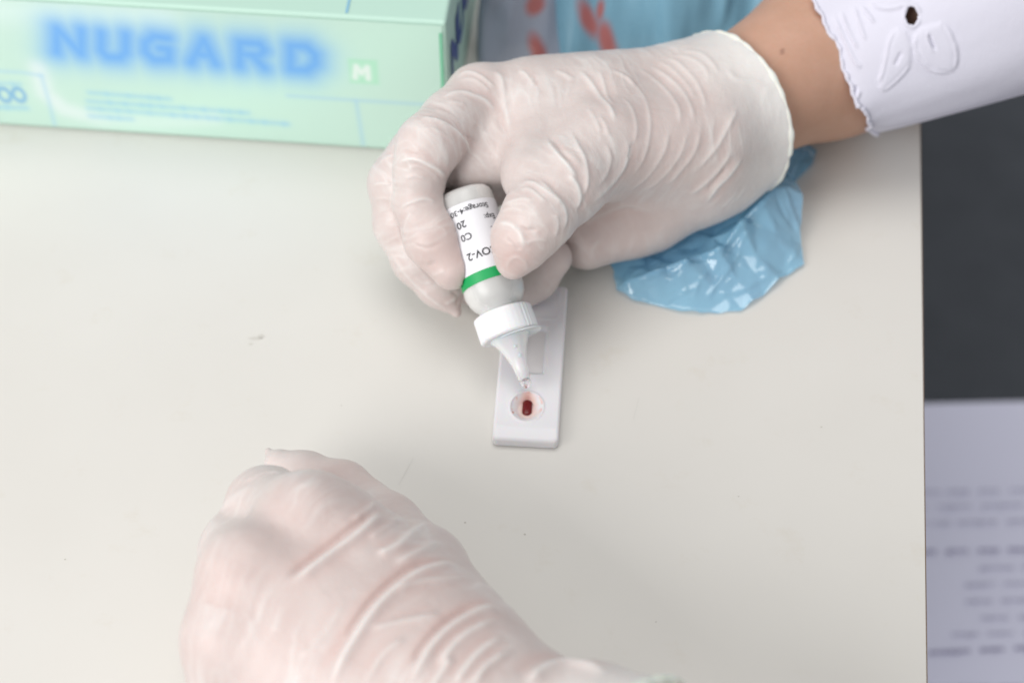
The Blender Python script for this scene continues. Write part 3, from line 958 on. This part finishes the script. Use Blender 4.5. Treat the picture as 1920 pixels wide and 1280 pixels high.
    make_glove(f, (-112, -205, -1), (40, -35, 92), cuff_c, dirv, 1.5, K, pinks, A, h=0.62, gain=0.95, white=0.65, tight=0.6, bead=2.0, ripple=ripple)
    def f_arm(P):
        return smin(cone(W, Q(1300, 1600, 50), 14.5, 25)(P), cone(W, Q(1180, 1500, 44), 14.5, 21)(P), 8)
    V, F = sdf_mesh(f_arm, (-20, -230, 10), (60, -120, 90), 1.4)
    mesh_obj('forearm', V, F, SKIN, A, attrs={'mole': np.zeros(len(V))})
left_hand()
# ================================================================== glove box
def glove_box():
    b = empty('glove_box', 'mint green cardboard glove box with blurry blue lettering', 'box')
    A0, B0 = Q(0, 235, 0), Q(740, 283, 0)
    d = (B0-A0)/np.linalg.norm(B0-A0)
    Cn = A0+d*158.6; Hh = 57.5; Ln, Dp = 242.0, 118.0
    nrm = np.array([d[1], -d[0], 0.0])                       # out of the front face, to the viewer
    back = -nrm
    up = np.array([0, 0, 1.0])
    def uv(px, py):
        r = FWD+RIGHT*(px-960)/FPX-UP*(py-640)/FPX
        t = ((Cn-CAM)@nrm)/(r@nrm); q = CAM+r*t-Cn
        return -(q@d), q[2]
    # carton
    P = np.array([Cn+(-d)*u*Ln+back*v*Dp+up*w*Hh for w in (0, 1) for u, v in ((0, 0), (0, 1), (1, 1), (1, 0))])
    P[:, 2] += 0.15
    mint_m = mat('carton', (0.50, 0.72, 0.62), 0.38, 0.5)
    bm = bmesh.new(); vs = [bm.verts.new(p/1000) for p in P]
    for f in ((0, 1, 2, 3), (7, 6, 5, 4), (0, 4, 5, 1), (1, 5, 6, 2), (2, 6, 7, 3), (3, 7, 4, 0)): bm.faces.new([vs[i] for i in f])
    bmesh.ops.recalc_face_normals(bm, faces=bm.faces)
    bmesh.ops.bevel(bm, geom=list(bm.edges), offset=0.0011, segments=3, affect='EDGES', profile=0.5)
    me = bpy.data.meshes.new('carton'); bm.to_mesh(me); bm.free(); me.materials.append(mint_m)
    link(bpy.data.objects.new('carton', me), b)
    # printed front: colours sit on a fine sheet 0.2 mm proud
    st = 0.62; m_ = 1.4
    nu = int((Ln-2*m_)/st); nv = int((Hh-2*m_)/st)
    U, Vv = np.meshgrid(np.linspace(m_, Ln-m_, nu+1), np.linspace(m_, Hh-m_, nv+1), indexing='ij')
    u = U.ravel(); v = Vv.ravel()
    col = np.tile(np.array([0.57, 0.78, 0.68]), (len(u), 1))
    def over(c, a):
        nonlocal col
        col = col*(1-a[:, None])+np.array(c)*a[:, None]
    def seg_d(pts):
        q = np.array([uv(*p) for p in pts]); best = np.full(len(u), 1e9)
        for i in range(len(q)-1):
            a, bb = q[i], q[i+1]; ab = bb-a
            t = np.clip(((u-a[0])*ab[0]+(v-a[1])*ab[1])/(ab@ab+1e-9), 0, 1)
            best = np.minimum(best, np.hypot(u-a[0]-t*ab[0], v-a[1]-t*ab[1]))
        return best
    sg = lambda d_, w, s: 1/(1+np.exp(np.clip((d_-w)/s, -30, 30)))
    # pale swoosh and paler band at the foot, part of the printed design
    over((0.78, 0.86, 0.86), 0.75*sg(seg_d([(72, 128), (85, 175), (120, 205), (190, 225), (300, 230), (400, 222)]), 3.0, 1.0))
    over((0.60, 0.86, 0.73), 0.6*sg(seg_d([(250, 240), (420, 190), (620, 130), (760, 60)]), 12, 5))
    over((0.74, 0.90, 0.87), 0.6*sg(seg_d([(0, 20), (150, 25), (300, 30)]), 5, 2.5))
    # soft blue brand letters
    blue = (0.045, 0.30, 0.90)
    def gl(cx, cy, w, h, strokes):
        k = 0.0
        return [[(cx+x*w/2, cy-y*h/2+x*w/2*0.07) for x, y in s] for s in strokes]
    L = {'N': [[(-1, -1), (-1, 1)], [(-1, 1), (1, -1)], [(1, -1), (1, 1)]],
         'U': [[(-1, 1), (-1, -.5), (-.5, -1), (.5, -1), (1, -.5), (1, 1)]],
         'G': [[(.8, .9), (-.3, 1), (-1, .4), (-1, -.4), (-.3, -1), (.9, -.9), (.9, 0), (.2, 0)]],
         'A': [[(-1, -1), (0, 1), (1, -1)], [(-.5, -.3), (.5, -.3)]],
         'R': [[(-1, -1), (-1, 1), (.6, 1), (1, .5), (.6, 0), (-1, 0)], [(0, 0), (1, -1)]],
         'D': [[(-1, -1), (-1, 1), (.3, 1), (1, .4), (1, -.4), (.3, -1), (-1, -1)]]}
    dens = np.zeros(len(u)); halo = np.zeros(len(u))
    for ch, cx, cy in (('N', 130, 78), ('U', 213, 86), ('G', 296, 91), ('A', 382, 97), ('R', 473, 104), ('D', 568, 110)):
        dd = np.full(len(u), 1e9)
        for s in gl(cx, cy, 46, 44, L[ch]): dd = np.minimum(dd, seg_d(s))
        dens = np.maximum(dens, sg(dd, 2.7, 2.7)); halo = np.maximum(halo, sg(dd, 5.4, 2.6))
    over((0.30, 0.72, 0.92), 0.3*halo); over((0.035, 0.30, 0.90), 1.0*dens)
    # size square with a white M
    q = np.array([uv(682, 135)])[0]; sq = np.maximum(np.abs(u-q[0])-4.8, np.abs(v-q[1])-5.2)
    over((0.42, 0.80, 0.57), 0.8*sg(sq, 0, 0.25))
    mM = seg_d([(666, 146), (668, 124), (678, 138), (689, 126), (691, 148)])
    over((0.86, 0.93, 0.90), 0.9*sg(mM, 0.9, 0.3))
    # ruled lines
    ln = (0.36, 0.62, 0.80)
    for pts in ([(540, 180), (660, 188), (860, 200)], [(668, 190), (683, 282)], [(0, 134), (40, 136), (78, 142)], [(78, 142), (92, 190), (104, 238)]):
        over(ln, 0.7*sg(seg_d(pts), 0.4, 0.38))
    # small print: rows of words
    r = random.Random(5)
    ink = (0.22, 0.55, 0.80)
    def words(x0, y0, x1, y1, w=0.55):
        x = x0
        while x < x1:
            e = min(x+r.uniform(10, 42), x1)
            f_ = lambda t: y0+(y1-y0)*(t-x0)/(x1-x0)
            over(ink, 0.6*sg(seg_d([(x, f_(x)), (e, f_(e))]), w, 0.5)); x = e+r.uniform(3, 6)
    words(168, 174, 318, 186); words(166, 190, 465, 212); words(166, 203, 540, 233); words(170, 218, 250, 224)
    words(-40, 200, 50, 203, 0.7)
    # count, seen as "100"
    navy = (0.10, 0.36, 0.70)
    for cx in (9, 36):
        q = np.array(uv(cx, 178)); e = np.abs(np.hypot((u-q[0])/2.0, (v-q[1])/2.9)-1)*2.2
        over(navy, 0.85*sg(e, 0.6, 0.25))
    over(navy, 0.8*sg(seg_d([(-18, 166), (-18, 190)]), 0.7, 0.25))
    words(-30, 155, 38, 158, 0.35)
    fm = mat('printed_carton', (1, 1, 1), 0.36, 0.5); n = N(fm)
    at = n.attr('print'); n.ln(at.outputs['Color'], n.b.inputs['Base Color'])
    V = Cn+np.outer(u, -d)+np.outer(v, up)+nrm*0.2; V[:, 2] += 0.15
    ids = np.arange((nu+1)*(nv+1)).reshape(nu+1, nv+1)
    F = np.stack([ids[:-1, :-1].ravel(), ids[:-1, 1:].ravel(), ids[1:, 1:].ravel(), ids[1:, :-1].ravel()], 1)
    mesh_obj('printed_front', V, F, fm, b, attrs={'print': col})
    # side face: dark blue lettering
    def text(txt, size, o, ex, ey, m, name, bold):
        cu = bpy.data.curves.new(name, 'FONT'); cu.body = txt; cu.size = size; cu.offset = bold
        ob = bpy.data.objects.new(name, cu); COL.objects.link(ob)
        me = bpy.data.meshes.new_from_object(ob.evaluated_get(bpy.context.evaluated_depsgraph_get()))
        bpy.data.objects.remove(ob)
        X = np.array([v.co[:] for v in me.vertices])
        V = o+np.outer(X[:, 0], ex)+np.outer(X[:, 1], ey)
        mesh_obj(name, V, [tuple(p.vertices) for p in me.polygons], m, b, smooth=False)
    text('NUGARD', 24.5, Cn+d*0.25+back*7+up*24, back, up, mat('navy_print', (0.012, 0.05, 0.26), 0.4), 'side_lettering', 1.2)
    # fold line on the lid
    def strip(name, p0, p1, w, m):
        t = (p1-p0)/np.linalg.norm(p1-p0); s = np.cross(t, up)*w
        mesh_obj(name, [p0-s, p1-s, p1+s, p0+s], [(0, 1, 2, 3)], m, b, smooth=False)
    zt = up*(Hh+0.3)
    uu = uv(648, 28)[0]
    strip('lid_line', Cn-d*uu+zt+back*1.6, Cn-d*(uu+2)+zt+back*100, 0.45, mat('line_blue', (0.25, 0.50, 0.66), 0.5))
    g = mat('stripe_green', (0.22, 0.58, 0.38), 0.45)
    p0 = Cn+nrm*0.35-d*1.9+up*2.2; p1 = Cn+nrm*0.35-d*1.9+up*(Hh-4)
    mesh_obj('corner_stripe', [p0-d*0.55, p0+d*0.55, p1+d*0.55, p1-d*0.55], [(0, 1, 2, 3)], g, b, smooth=False)
glove_box()
# ================================================================== plastic bags
def film_mat(name, col, alpha=0.9, orange=False):
    m = mat(name, col, 0.32 if orange else 0.12, 0.35 if orange else 1.0, Coat_Weight=0.0 if orange else 0.6); n = N(m)
    t = n.noise(30, 4, 0.6)
    c = n.ramp(t.outputs[0], [(0.3, tuple(x*0.88 for x in col)), (0.7, tuple(min(1, x*1.08) for x in col))])
    cc = c.outputs[0]
    if orange:
        cc = n.mix(n.attr('ink').outputs['Fac'], cc, (0.66, 0.10, 0.045))
    n.ln(cc, n.b.inputs['Base Color'])
    n.b.inputs['Alpha'].default_value = alpha
    n.ln(n.bump(n.noise(150, 3, 0.5).outputs[0], 0.12, 0.001), n.b.inputs['Normal'])
    tr = n.new('ShaderNodeBsdfTranslucent'); n.ln(cc, tr.inputs['Color'])
    mx = n.new('ShaderNodeMixShader'); mx.inputs[0].default_value = 0.2
    out = n.t.nodes['Material Output']
    n.ln(n.b.outputs[0], mx.inputs[1]); n.ln(tr.outputs[0], mx.inputs[2]); n.ln(mx.outputs[0], out.inputs['Surface'])
    return m
BLUE = film_mat('blue_film', (0.36, 0.71, 1.0), 0.70)

def crumple(X, Y, seed, sc):
    P = np.stack([X, Y, np.zeros_like(X)+seed], 1)
    out = np.zeros(len(X)); a = 1.0
    for k in range(3):
        out += a*(1-2*np.abs(vnoise(P*np.array([1, 1, 1.0]), sc, seed+k)-0.5)*2)
        sc *= 0.5; a *= 0.42
    return out

def sheet(outline, spacing, seed):
    """triangulated flat sheet inside an outline (x, y in mm)"""
    o = np.asarray(outline, float)
    # resample + fray the outline
    pts = []
    for i in range(len(o)):
        a, b = o[i], o[(i+1) % len(o)]; k = max(1, int(np.linalg.norm(b-a)/spacing))
        for t in range(k): pts.append(a+(b-a)*t/k)
    pts = np.array(pts); nb = len(pts)
    lo, hi = pts.min(0), pts.max(0)
    r = np.random.default_rng(seed)
    gx, gy = np.meshgrid(np.arange(lo[0], hi[0], spacing), np.arange(lo[1], hi[1], spacing))
    g = np.stack([gx.ravel(), gy.ravel()], 1)+r.uniform(-.25, .25, (gx.size, 2))*spacing
    ins = np.zeros(len(g), bool)
    for i in range(nb):
        a, b = pts[i], pts[(i+1) % nb]
        c = (a[1] > g[:, 1]) != (b[1] > g[:, 1])
        with np.errstate(divide='ignore', invalid='ignore'):
            ins ^= c & (g[:, 0] < (b[0]-a[0])*(g[:, 1]-a[1])/(b[1]-a[1])+a[0])
    g = g[ins]
    allp = np.vstack([pts, g])
    res = delaunay_2d_cdt([Vector(p) for p in allp], [], [list(range(nb))], 1, 1e-4)
    return np.array([v[:] for v in res[0]]), [tuple(f) for f in res[2]]

def idw(X, ctrl, p=2.6):
    C = np.array([c[:2] for c in ctrl]); z = np.array([c[2] for c in ctrl])
    d = np.linalg.norm(X[:, None, :]-C[None], axis=2)+0.6
    w = d**-p
    return (w*z).sum(1)/w.sum(1)

def facets(X, ctrl, outline, gap, jit, seed):
    """creased film: flat facets between scattered points of uneven height"""
    r = np.random.default_rng(seed)
    C = [np.array(c[:2]) for c in ctrl]; Z = [c[2] for c in ctrl]
    o = np.asarray(outline); lo, hi = o.min(0)-12, o.max(0)+12
    for _ in range(1500):
        p = r.uniform(lo, hi)
        if min(np.linalg.norm(p-q) for q in C) > gap:
            C.append(p); Z.append(float(idw(p[None], ctrl)[0])+r.uniform(-jit, jit))
    for p in ((lo[0]-30, lo[1]-30), (hi[0]+30, lo[1]-30), (hi[0]+30, hi[1]+30), (lo[0]-30, hi[1]+30)): C.append(np.array(p)); Z.append(1.0)
    res = delaunay_2d_cdt([Vector(c) for c in C], [], [], 0, 1e-4)
    P = np.array([v[:] for v in res[0]]); Zs = np.array([Z[k[0]] if k else 1.0 for k in res[3]])
    z = np.full(len(X), 1.0)
    for f in res[2]:
        a, b, c = P[list(f)]; v0, v1, v2 = b-a, c-a, X-a
        den = v0[0]*v1[1]-v1[0]*v0[1]
        w1 = (v2[:, 0]*v1[1]-v1[0]*v2[:, 1])/den; w2 = (v0[0]*v2[:, 1]-v2[:, 0]*v0[1])/den
        m = (w1 >= -1e-6) & (w2 >= -1e-6) & (w1+w2 <= 1+1e-6)
        z[m] = (Zs[f[0]]*(1-w1-w2)+Zs[f[1]]*w1+Zs[f[2]]*w2)[m]
    return z

def under_bag():
    px = [(1120, 455), (1150, 500), (1158, 542), (1190, 560), (1240, 572), (1290, 581), (1330, 583), (1390, 577), (1430, 553), (1475, 512), (1508, 494), (1503, 462), (1500, 430), (1498, 395), (1480, 352), (1500, 335), (1522, 312), (1532, 280), (1500, 262), (1430, 262), (1330, 300), (1220, 390)]
    zs = {}
    out = [Q(x, y, 2.0)[:2] for x, y in px]
    rr = np.random.default_rng(9); o2 = []
    for i in range(len(out)):
        a_, b_ = out[i], out[(i+1) % len(out)]
        for t_ in (0, .34, .67): o2.append(a_+(b_-a_)*t_+rr.uniform(-.45, .45, 2))
    out = o2
    X, F = sheet(out, 0.7, 3)
    cp = []
    def c(x, y, z): q = Q(x, y, z); cp.append((q[0], q[1], z))
    for x, y in ((1150, 500), (1158, 542), (1190, 560), (1240, 572), (1290, 581), (1330, 583), (1390, 577), (1430, 553), (1475, 512), (1508, 494)): c(x, y, 0.8)
    for x, y, z in ((1455, 352, 15), (1430, 380, 14), (1392, 420, 13), (1350, 468, 11), (1290, 492, 9), (1230, 512, 7), (1172, 530, 4),   # crest
                    (1420, 480, 7), (1340, 540, 4), (1280, 545, 4), (1460, 440, 7), (1380, 520, 5),
                    (1440, 345, 12), (1400, 385, 7), (1340, 440, 4), (1270, 470, 3), (1210, 495, 2.5), (1300, 420, 3), (1380, 360, 6),
                    (1475, 350, 13), (1485, 390, 9), (1497, 420, 5), (1502, 460, 2), (1500, 300, 5), (1525, 285, 2), (1470, 300, 7), (1400, 300, 3), (1250, 380, 2), (1490, 335, 4)): c(x, y, z)
    z = facets(X, cp, out, 4.6, 1.9, 8)+facets(X, [(c[0], c[1], 0.0) for c in cp[:3]], out, 2.2, 0.6, 14)*0.9
    z = np.maximum(z, 0.35)
    V = np.column_stack([X, z])
    Fa = np.array(F)
    if Fa.shape[1] == 3:
        nn = vnormals(V, Fa)
        if nn[:, 2].mean() < 0: Fa = Fa[:, ::-1]; nn = -nn
    K = []
    def k(w, h, *p): K.append((p, w, h))
    k(1.0, 2.2, (1460, 350), (1435, 378), (1392, 421), (1352, 468), (1290, 492), (1230, 513), (1170, 530))
    k(0.7, 1.3, (1470, 345), (1478, 375), (1492, 415), (1500, 440))
    k(0.6, -1.0, (1455, 360), (1470, 400), (1495, 432))
    k(0.6, 1.0, (1395, 462), (1370, 500), (1340, 540), (1325, 565))
    k(0.5, 0.8, (1420, 405), (1405, 430), (1380, 470))
    k(0.6, 0.8, (1450, 515), (1420, 530), (1380, 548), (1340, 555))
    k(0.6, 0.8, (1320, 535), (1290, 545), (1260, 560), (1245, 575))
    k(0.5, 0.7, (1330, 505), (1310, 530), (1300, 560))
    k(0.7, 0.9, (1360, 395), (1310, 430), (1250, 455), (1200, 480))
    k(0.6, 0.7, (1300, 455), (1260, 470), (1230, 490))
    k(0.6, 0.9, (1500, 300), (1480, 330), (1465, 345))
    k(0.5, 0.6, (1250, 480), (1210, 500), (1185, 515), (1180, 545))
    k(0.5, 0.8, (1500, 455), (1490, 480), (1475, 500))
    cs = surface_curves(V, Fa, K)
    D, L, _g = sculpt(V, nn, cs)
    V = V+nn*D[:, None]*0.8; V[:, 2] = np.maximum(V[:, 2], 0.3)
    V = relax(V, Fa, 1, 0.25)
    b = empty('plastic_bag', 'crumpled glossy blue plastic bag lying under the wrist of the hand', 'plastic bag')
    o = mesh_obj('upper_layer', V, Fa, BLUE, b)
    # second layer of film under the first, only on the side of the hand
    px2 = [(1120, 455), (1152, 505), (1172, 534), (1230, 517), (1290, 497), (1350, 474), (1392, 428), (1440, 380), (1480, 352), (1522, 312), (1532, 280), (1500, 262), (1430, 262), (1330, 300), (1220, 390)]
    X2, F2 = sheet([Q(x, y, 1.0)[:2] for x, y in px2], 1.1, 5)
    z2 = np.maximum(0.18, np.minimum(facets(X2, cp, out, 7.0, 2.0, 3)*0.4, 3.0)-0.4)
    F2 = np.array(F2); V2 = np.column_stack([X2, z2])
    mesh_obj('lower_layer', V2, F2, BLUE, b)
under_bag()

def standing_bag(name, label, x0, x1, m, seed, ybase, hgt, lean, amp, inks, wave):
    """a limp bag standing in folds behind the hand"""
    nu, nv = 150, 60
    r = random.Random(seed)
    a = Q(x0, ybase, 0); b = Q(x1, ybase-14, 0)
    u = np.linspace(0, 1, nu); v = np.linspace(0, 1, nv)
    UU, VV = np.meshgrid(u, v, indexing='ij'); uf, vf = UU.ravel(), VV.ravel()
    base = a+np.outer(uf, b-a)
    Lx = np.linalg.norm(b-a)
    P = np.stack([uf*Lx, vf*14.0, np.full_like(uf, seed)], 1)
    off = amp*(vnoise(P, wave, seed)-0.5)*2+amp*0.5*(vnoise(P, wave*0.4, seed+1)-0.5)*2
    arch = np.sin(np.pi*np.clip(uf, 0.0, 1.0))**0.35
    z = hgt*vf*arch*(0.85+0.3*vnoise(np.stack([uf*Lx, 0*uf, 0*uf], 1), 22, seed+2))
    y = base[:, 1]+lean*vf+off*(0.35+vf)
    x = base[:, 0]+0.45*amp*(vnoise(P, wave*0.7, seed+3)-0.5)*2
    V = np.column_stack([x, y, z+0.3])
    ids = np.arange(nu*nv).reshape(nu, nv)
    F = np.stack([ids[:-1, :-1].ravel(), ids[1:, :-1].ravel(), ids[1:, 1:].ravel(), ids[:-1, 1:].ravel()], 1)
    # rear sheet so that the bag has depth
    V2 = V.copy(); V2[:, 1] += 16*np.sin(np.pi*uf)*(1-0.6*vf)+1.0
    F2 = F[:, ::-1]+len(V)
    px, py = project(V)
    ink = np.zeros(len(V))
    for (cx, cy, rx, ry, an) in inks:
        dx, dy = px-cx, py-cy; c_, s_ = math.cos(an), math.sin(an)
        e = np.hypot((dx*c_+dy*s_)/rx, (-dx*s_+dy*c_)/ry)+0.5*(vnoise(V, 5, 9)-.5)
        ink = np.maximum(ink, 0.8*np.clip((1.25-e)/0.7, 0, 1))
    o = mesh_obj(name, np.vstack([V, V2]), np.vstack([F, F2]), m, attrs={'ink': np.concatenate([ink, ink*0])})
    tag(o, label, 'plastic bag')
GREYF = film_mat('clear_grey_film', (0.50, 0.54, 0.66), 0.75, True)
BLUEF = film_mat('blue_printed_film', (0.28, 0.54, 0.70), 0.88, True)
standing_bag('plastic_bag', 'greyish see-through plastic bag with orange print beside the glove box', 896, 1072, GREYF, 21, 150, 50, 26, 7, [(1008, 92, 17, 34, -0.25), (1003, 10, 18, 22, 0.2)], 13)
standing_bag('plastic_bag', 'tall blue plastic bag with orange print standing behind the gloved hand', 1000, 1480, BLUEF, 33, 138, 66, 34, 9, [(1105, 40, 17, 40, -0.42), (1138, 80, 17, 46, -0.3), (1125, 20, 8, 24, 0.1)], 13)
# ================================================================== lace sleeve
def sleeve():
    a0, a1 = Q(1545, 112, 33), Q(2080, -110, 70)
    ax = (a1-a0)/np.linalg.norm(a1-a0)
    d_, u_, w_ = frame_for(ax)
    L = np.linalg.norm(a1-a0)
    nt, ns = 420, 190
    th = np.linspace(0, 2*math.pi, nt, endpoint=False)
    edge = 6.0+0.4*np.sin(th*17+0.6*np.sin(th*5))+0.16*np.sin(th*47+1)+0.7*np.sin(th*7+2)
    edge += 2.2*np.cos(th-4.2)
    T, Sx = np.meshgrid(th, np.linspace(0, 1, ns)**1.35, indexing='ij')
    E = np.repeat(edge[:, None], ns, 1)
    s = E+(L-E)*Sx
    rad = 29.5+0.105*s+2.0*np.exp(-(s/9)**2)*np.sin(T*5+1)
    Pn = np.stack([np.cos(T)*30, np.sin(T)*30, s*0.35], -1).reshape(-1, 3)
    rad = rad+(2.8*(vnoise(Pn, 16, 3)-.5)+0.9*(vnoise(Pn*np.array([1, 1, .5]), 6, 5)-.5)).reshape(T.shape)
    sag = -1.5
    P = a0+s[..., None]*ax+(rad*np.cos(T))[..., None]*u_+((rad-0.0)*np.sin(T))[..., None]*w_
    V = P.reshape(-1, 3)
    over_table = V[:, 0] < near_r[0]+ (V[:, 1]-near_r[1])*(far_r[0]-near_r[0])/(far_r[1]-near_r[1])+4
    V[:, 2] = np.where(over_table, np.maximum(V[:, 2], 0.8), V[:, 2])
    ids = np.arange(nt*ns).reshape(nt, ns); nx = np.roll(ids, -1, 0)
    F = np.stack([ids[:, :-1].ravel(), nx[:, :-1].ravel(), nx[:, 1:].ravel(), ids[:, 1:].ravel()], 1)
    nn = vnormals(V, F)
    if ((V-a0-np.outer((V-a0)@ax, ax))*nn).sum(1).mean() < 0: F = F[:, ::-1].copy(); nn = -nn
    K = []
    def c(w, h, *p): K.append((p, w, h))
    c(0.55, 0.75, (1766, 39), (1782, 64), (1792, 92), (1793, 115), (1787, 135))
    c(0.55, 0.75, (1787, 137), (1755, 135), (1732, 121), (1718, 101), (1716, 76), (1723, 53))
    c(0.5, -0.8, (1741, 62), (1747, 78), (1754, 96))
    c(0.5, 0.6, (1738, 58), (1741, 80), (1752, 100))
    c(0.55, 0.65, (1682, 50), (1668, 76), (1661, 108), (1654, 137), (1645, 160))
    c(0.55, 0.55, (1709, 119), (1686, 147), (1654, 174))
    c(0.5, -0.6, (1691, 96), (1684, 110), (1677, 124))
    c(0.6, 0.7, (1629, 0), (1645, 14), (1668, 17), (1693, 11), (1709, 5))
    c(0.6, 0.6, (1615, 12), (1630, 30), (1640, 45))
    c(0.8, 0.5, (1575, 20), (1592, 60), (1610, 95))
    c(0.8, 0.5, (1560, 25), (1582, 70), (1603, 115), (1618, 128))
    c(0.7, 0.5, (1600, 10), (1612, 45), (1624, 80))
    ring = [(1710+15*math.cos(t), 30+21*math.sin(t)) for t in np.linspace(0, 2*math.pi, 17)]
    c(0.6, 0.6, *ring[:10]); c(0.6, 0.6, *ring[8:])
    c(0.7, 0.6, (1612, 170), (1604, 195), (1606, 225), (1616, 245))
    c(0.7, -0.5, (1606, 160), (1599, 190), (1601, 225), (1610, 248))
    cs = surface_curves(V, F, K)
    D, Lf, _g = sculpt(V, nn, cs); D *= 1.3
    # padded petals of the embroidery
    p0x, p0y = project(V); fr = (nn@FWD) < 0
    def pad(poly, h):
        poly = np.array(poly, float); ins = np.zeros(len(V), bool); dm = np.full(len(V), 1e9)
        for i in range(len(poly)):
            a, b = poly[i], poly[(i+1) % len(poly)]
            with np.errstate(divide='ignore', invalid='ignore'):
                ins ^= ((a[1] > p0y) != (b[1] > p0y)) & (p0x < (b[0]-a[0])*(p0y-a[1])/(b[1]-a[1])+a[0])
            ab = b-a; t = np.clip(((p0x-a[0])*ab[0]+(p0y-a[1])*ab[1])/(ab@ab), 0, 1)
            dm = np.minimum(dm, np.hypot(p0x-a[0]-t*ab[0], p0y-a[1]-t*ab[1]))
        return np.where(ins & fr, h*np.clip(dm/9, 0, 1)**0.5, 0)
    D = D+pad([(1766, 39), (1782, 64), (1792, 92), (1793, 115), (1787, 136), (1755, 135), (1732, 121), (1718, 101), (1716, 76), (1723, 53)], 0.8)
    D = D+pad([(1682, 50), (1668, 76), (1661, 108), (1654, 137), (1645, 165), (1654, 174), (1686, 147), (1709, 119), (1712, 85), (1700, 58)], 0.7)
    D = D+pad([(1629, -8), (1645, 12), (1668, 16), (1693, 10), (1709, 2), (1700, -20)], 0.8)
    V2 = V+nn*D[:, None]
    px, py = project(V2)
    front = (nn@FWD) < 0
    hole = front & ((((px-1710)/9.5)**2+((py-30)/14.5)**2) < 1)
    Fk = F[~hole[F].any(1)]
    m = mat('white_cotton', (0.69, 0.68, 0.78), 0.85, 0.2); n = N(m)
    wv = n.noise(2600, 2); wv2 = n.noise(300, 4)
    b1 = n.bump(wv.outputs[0], 0.18, 0.0004); n.ln(n.bump(wv2.outputs[0], 0.15, 0.001, b1), n.b.inputs['Normal'])
    o = mesh_obj('sleeve', V2, Fk, m, RH)
    sm = o.modifiers.new('thickness', 'SOLIDIFY'); sm.thickness = 0.0006; sm.offset = -1
    # picot edging: little thread knots along the hem
    e = V2.reshape(nt, ns, 3)[:, 0]
    r = random.Random(2)
    rr = [0.45+0.25*abs(math.sin(k*0.31))**3+r.uniform(0, .25)+(0.5 if r.random() < .03 else 0) for k in range(nt)]
    Vt, Ft = tube(e, rr, 7, closed=True)
    mesh_obj('picot_edging', Vt, Ft, m, o)
sleeve()
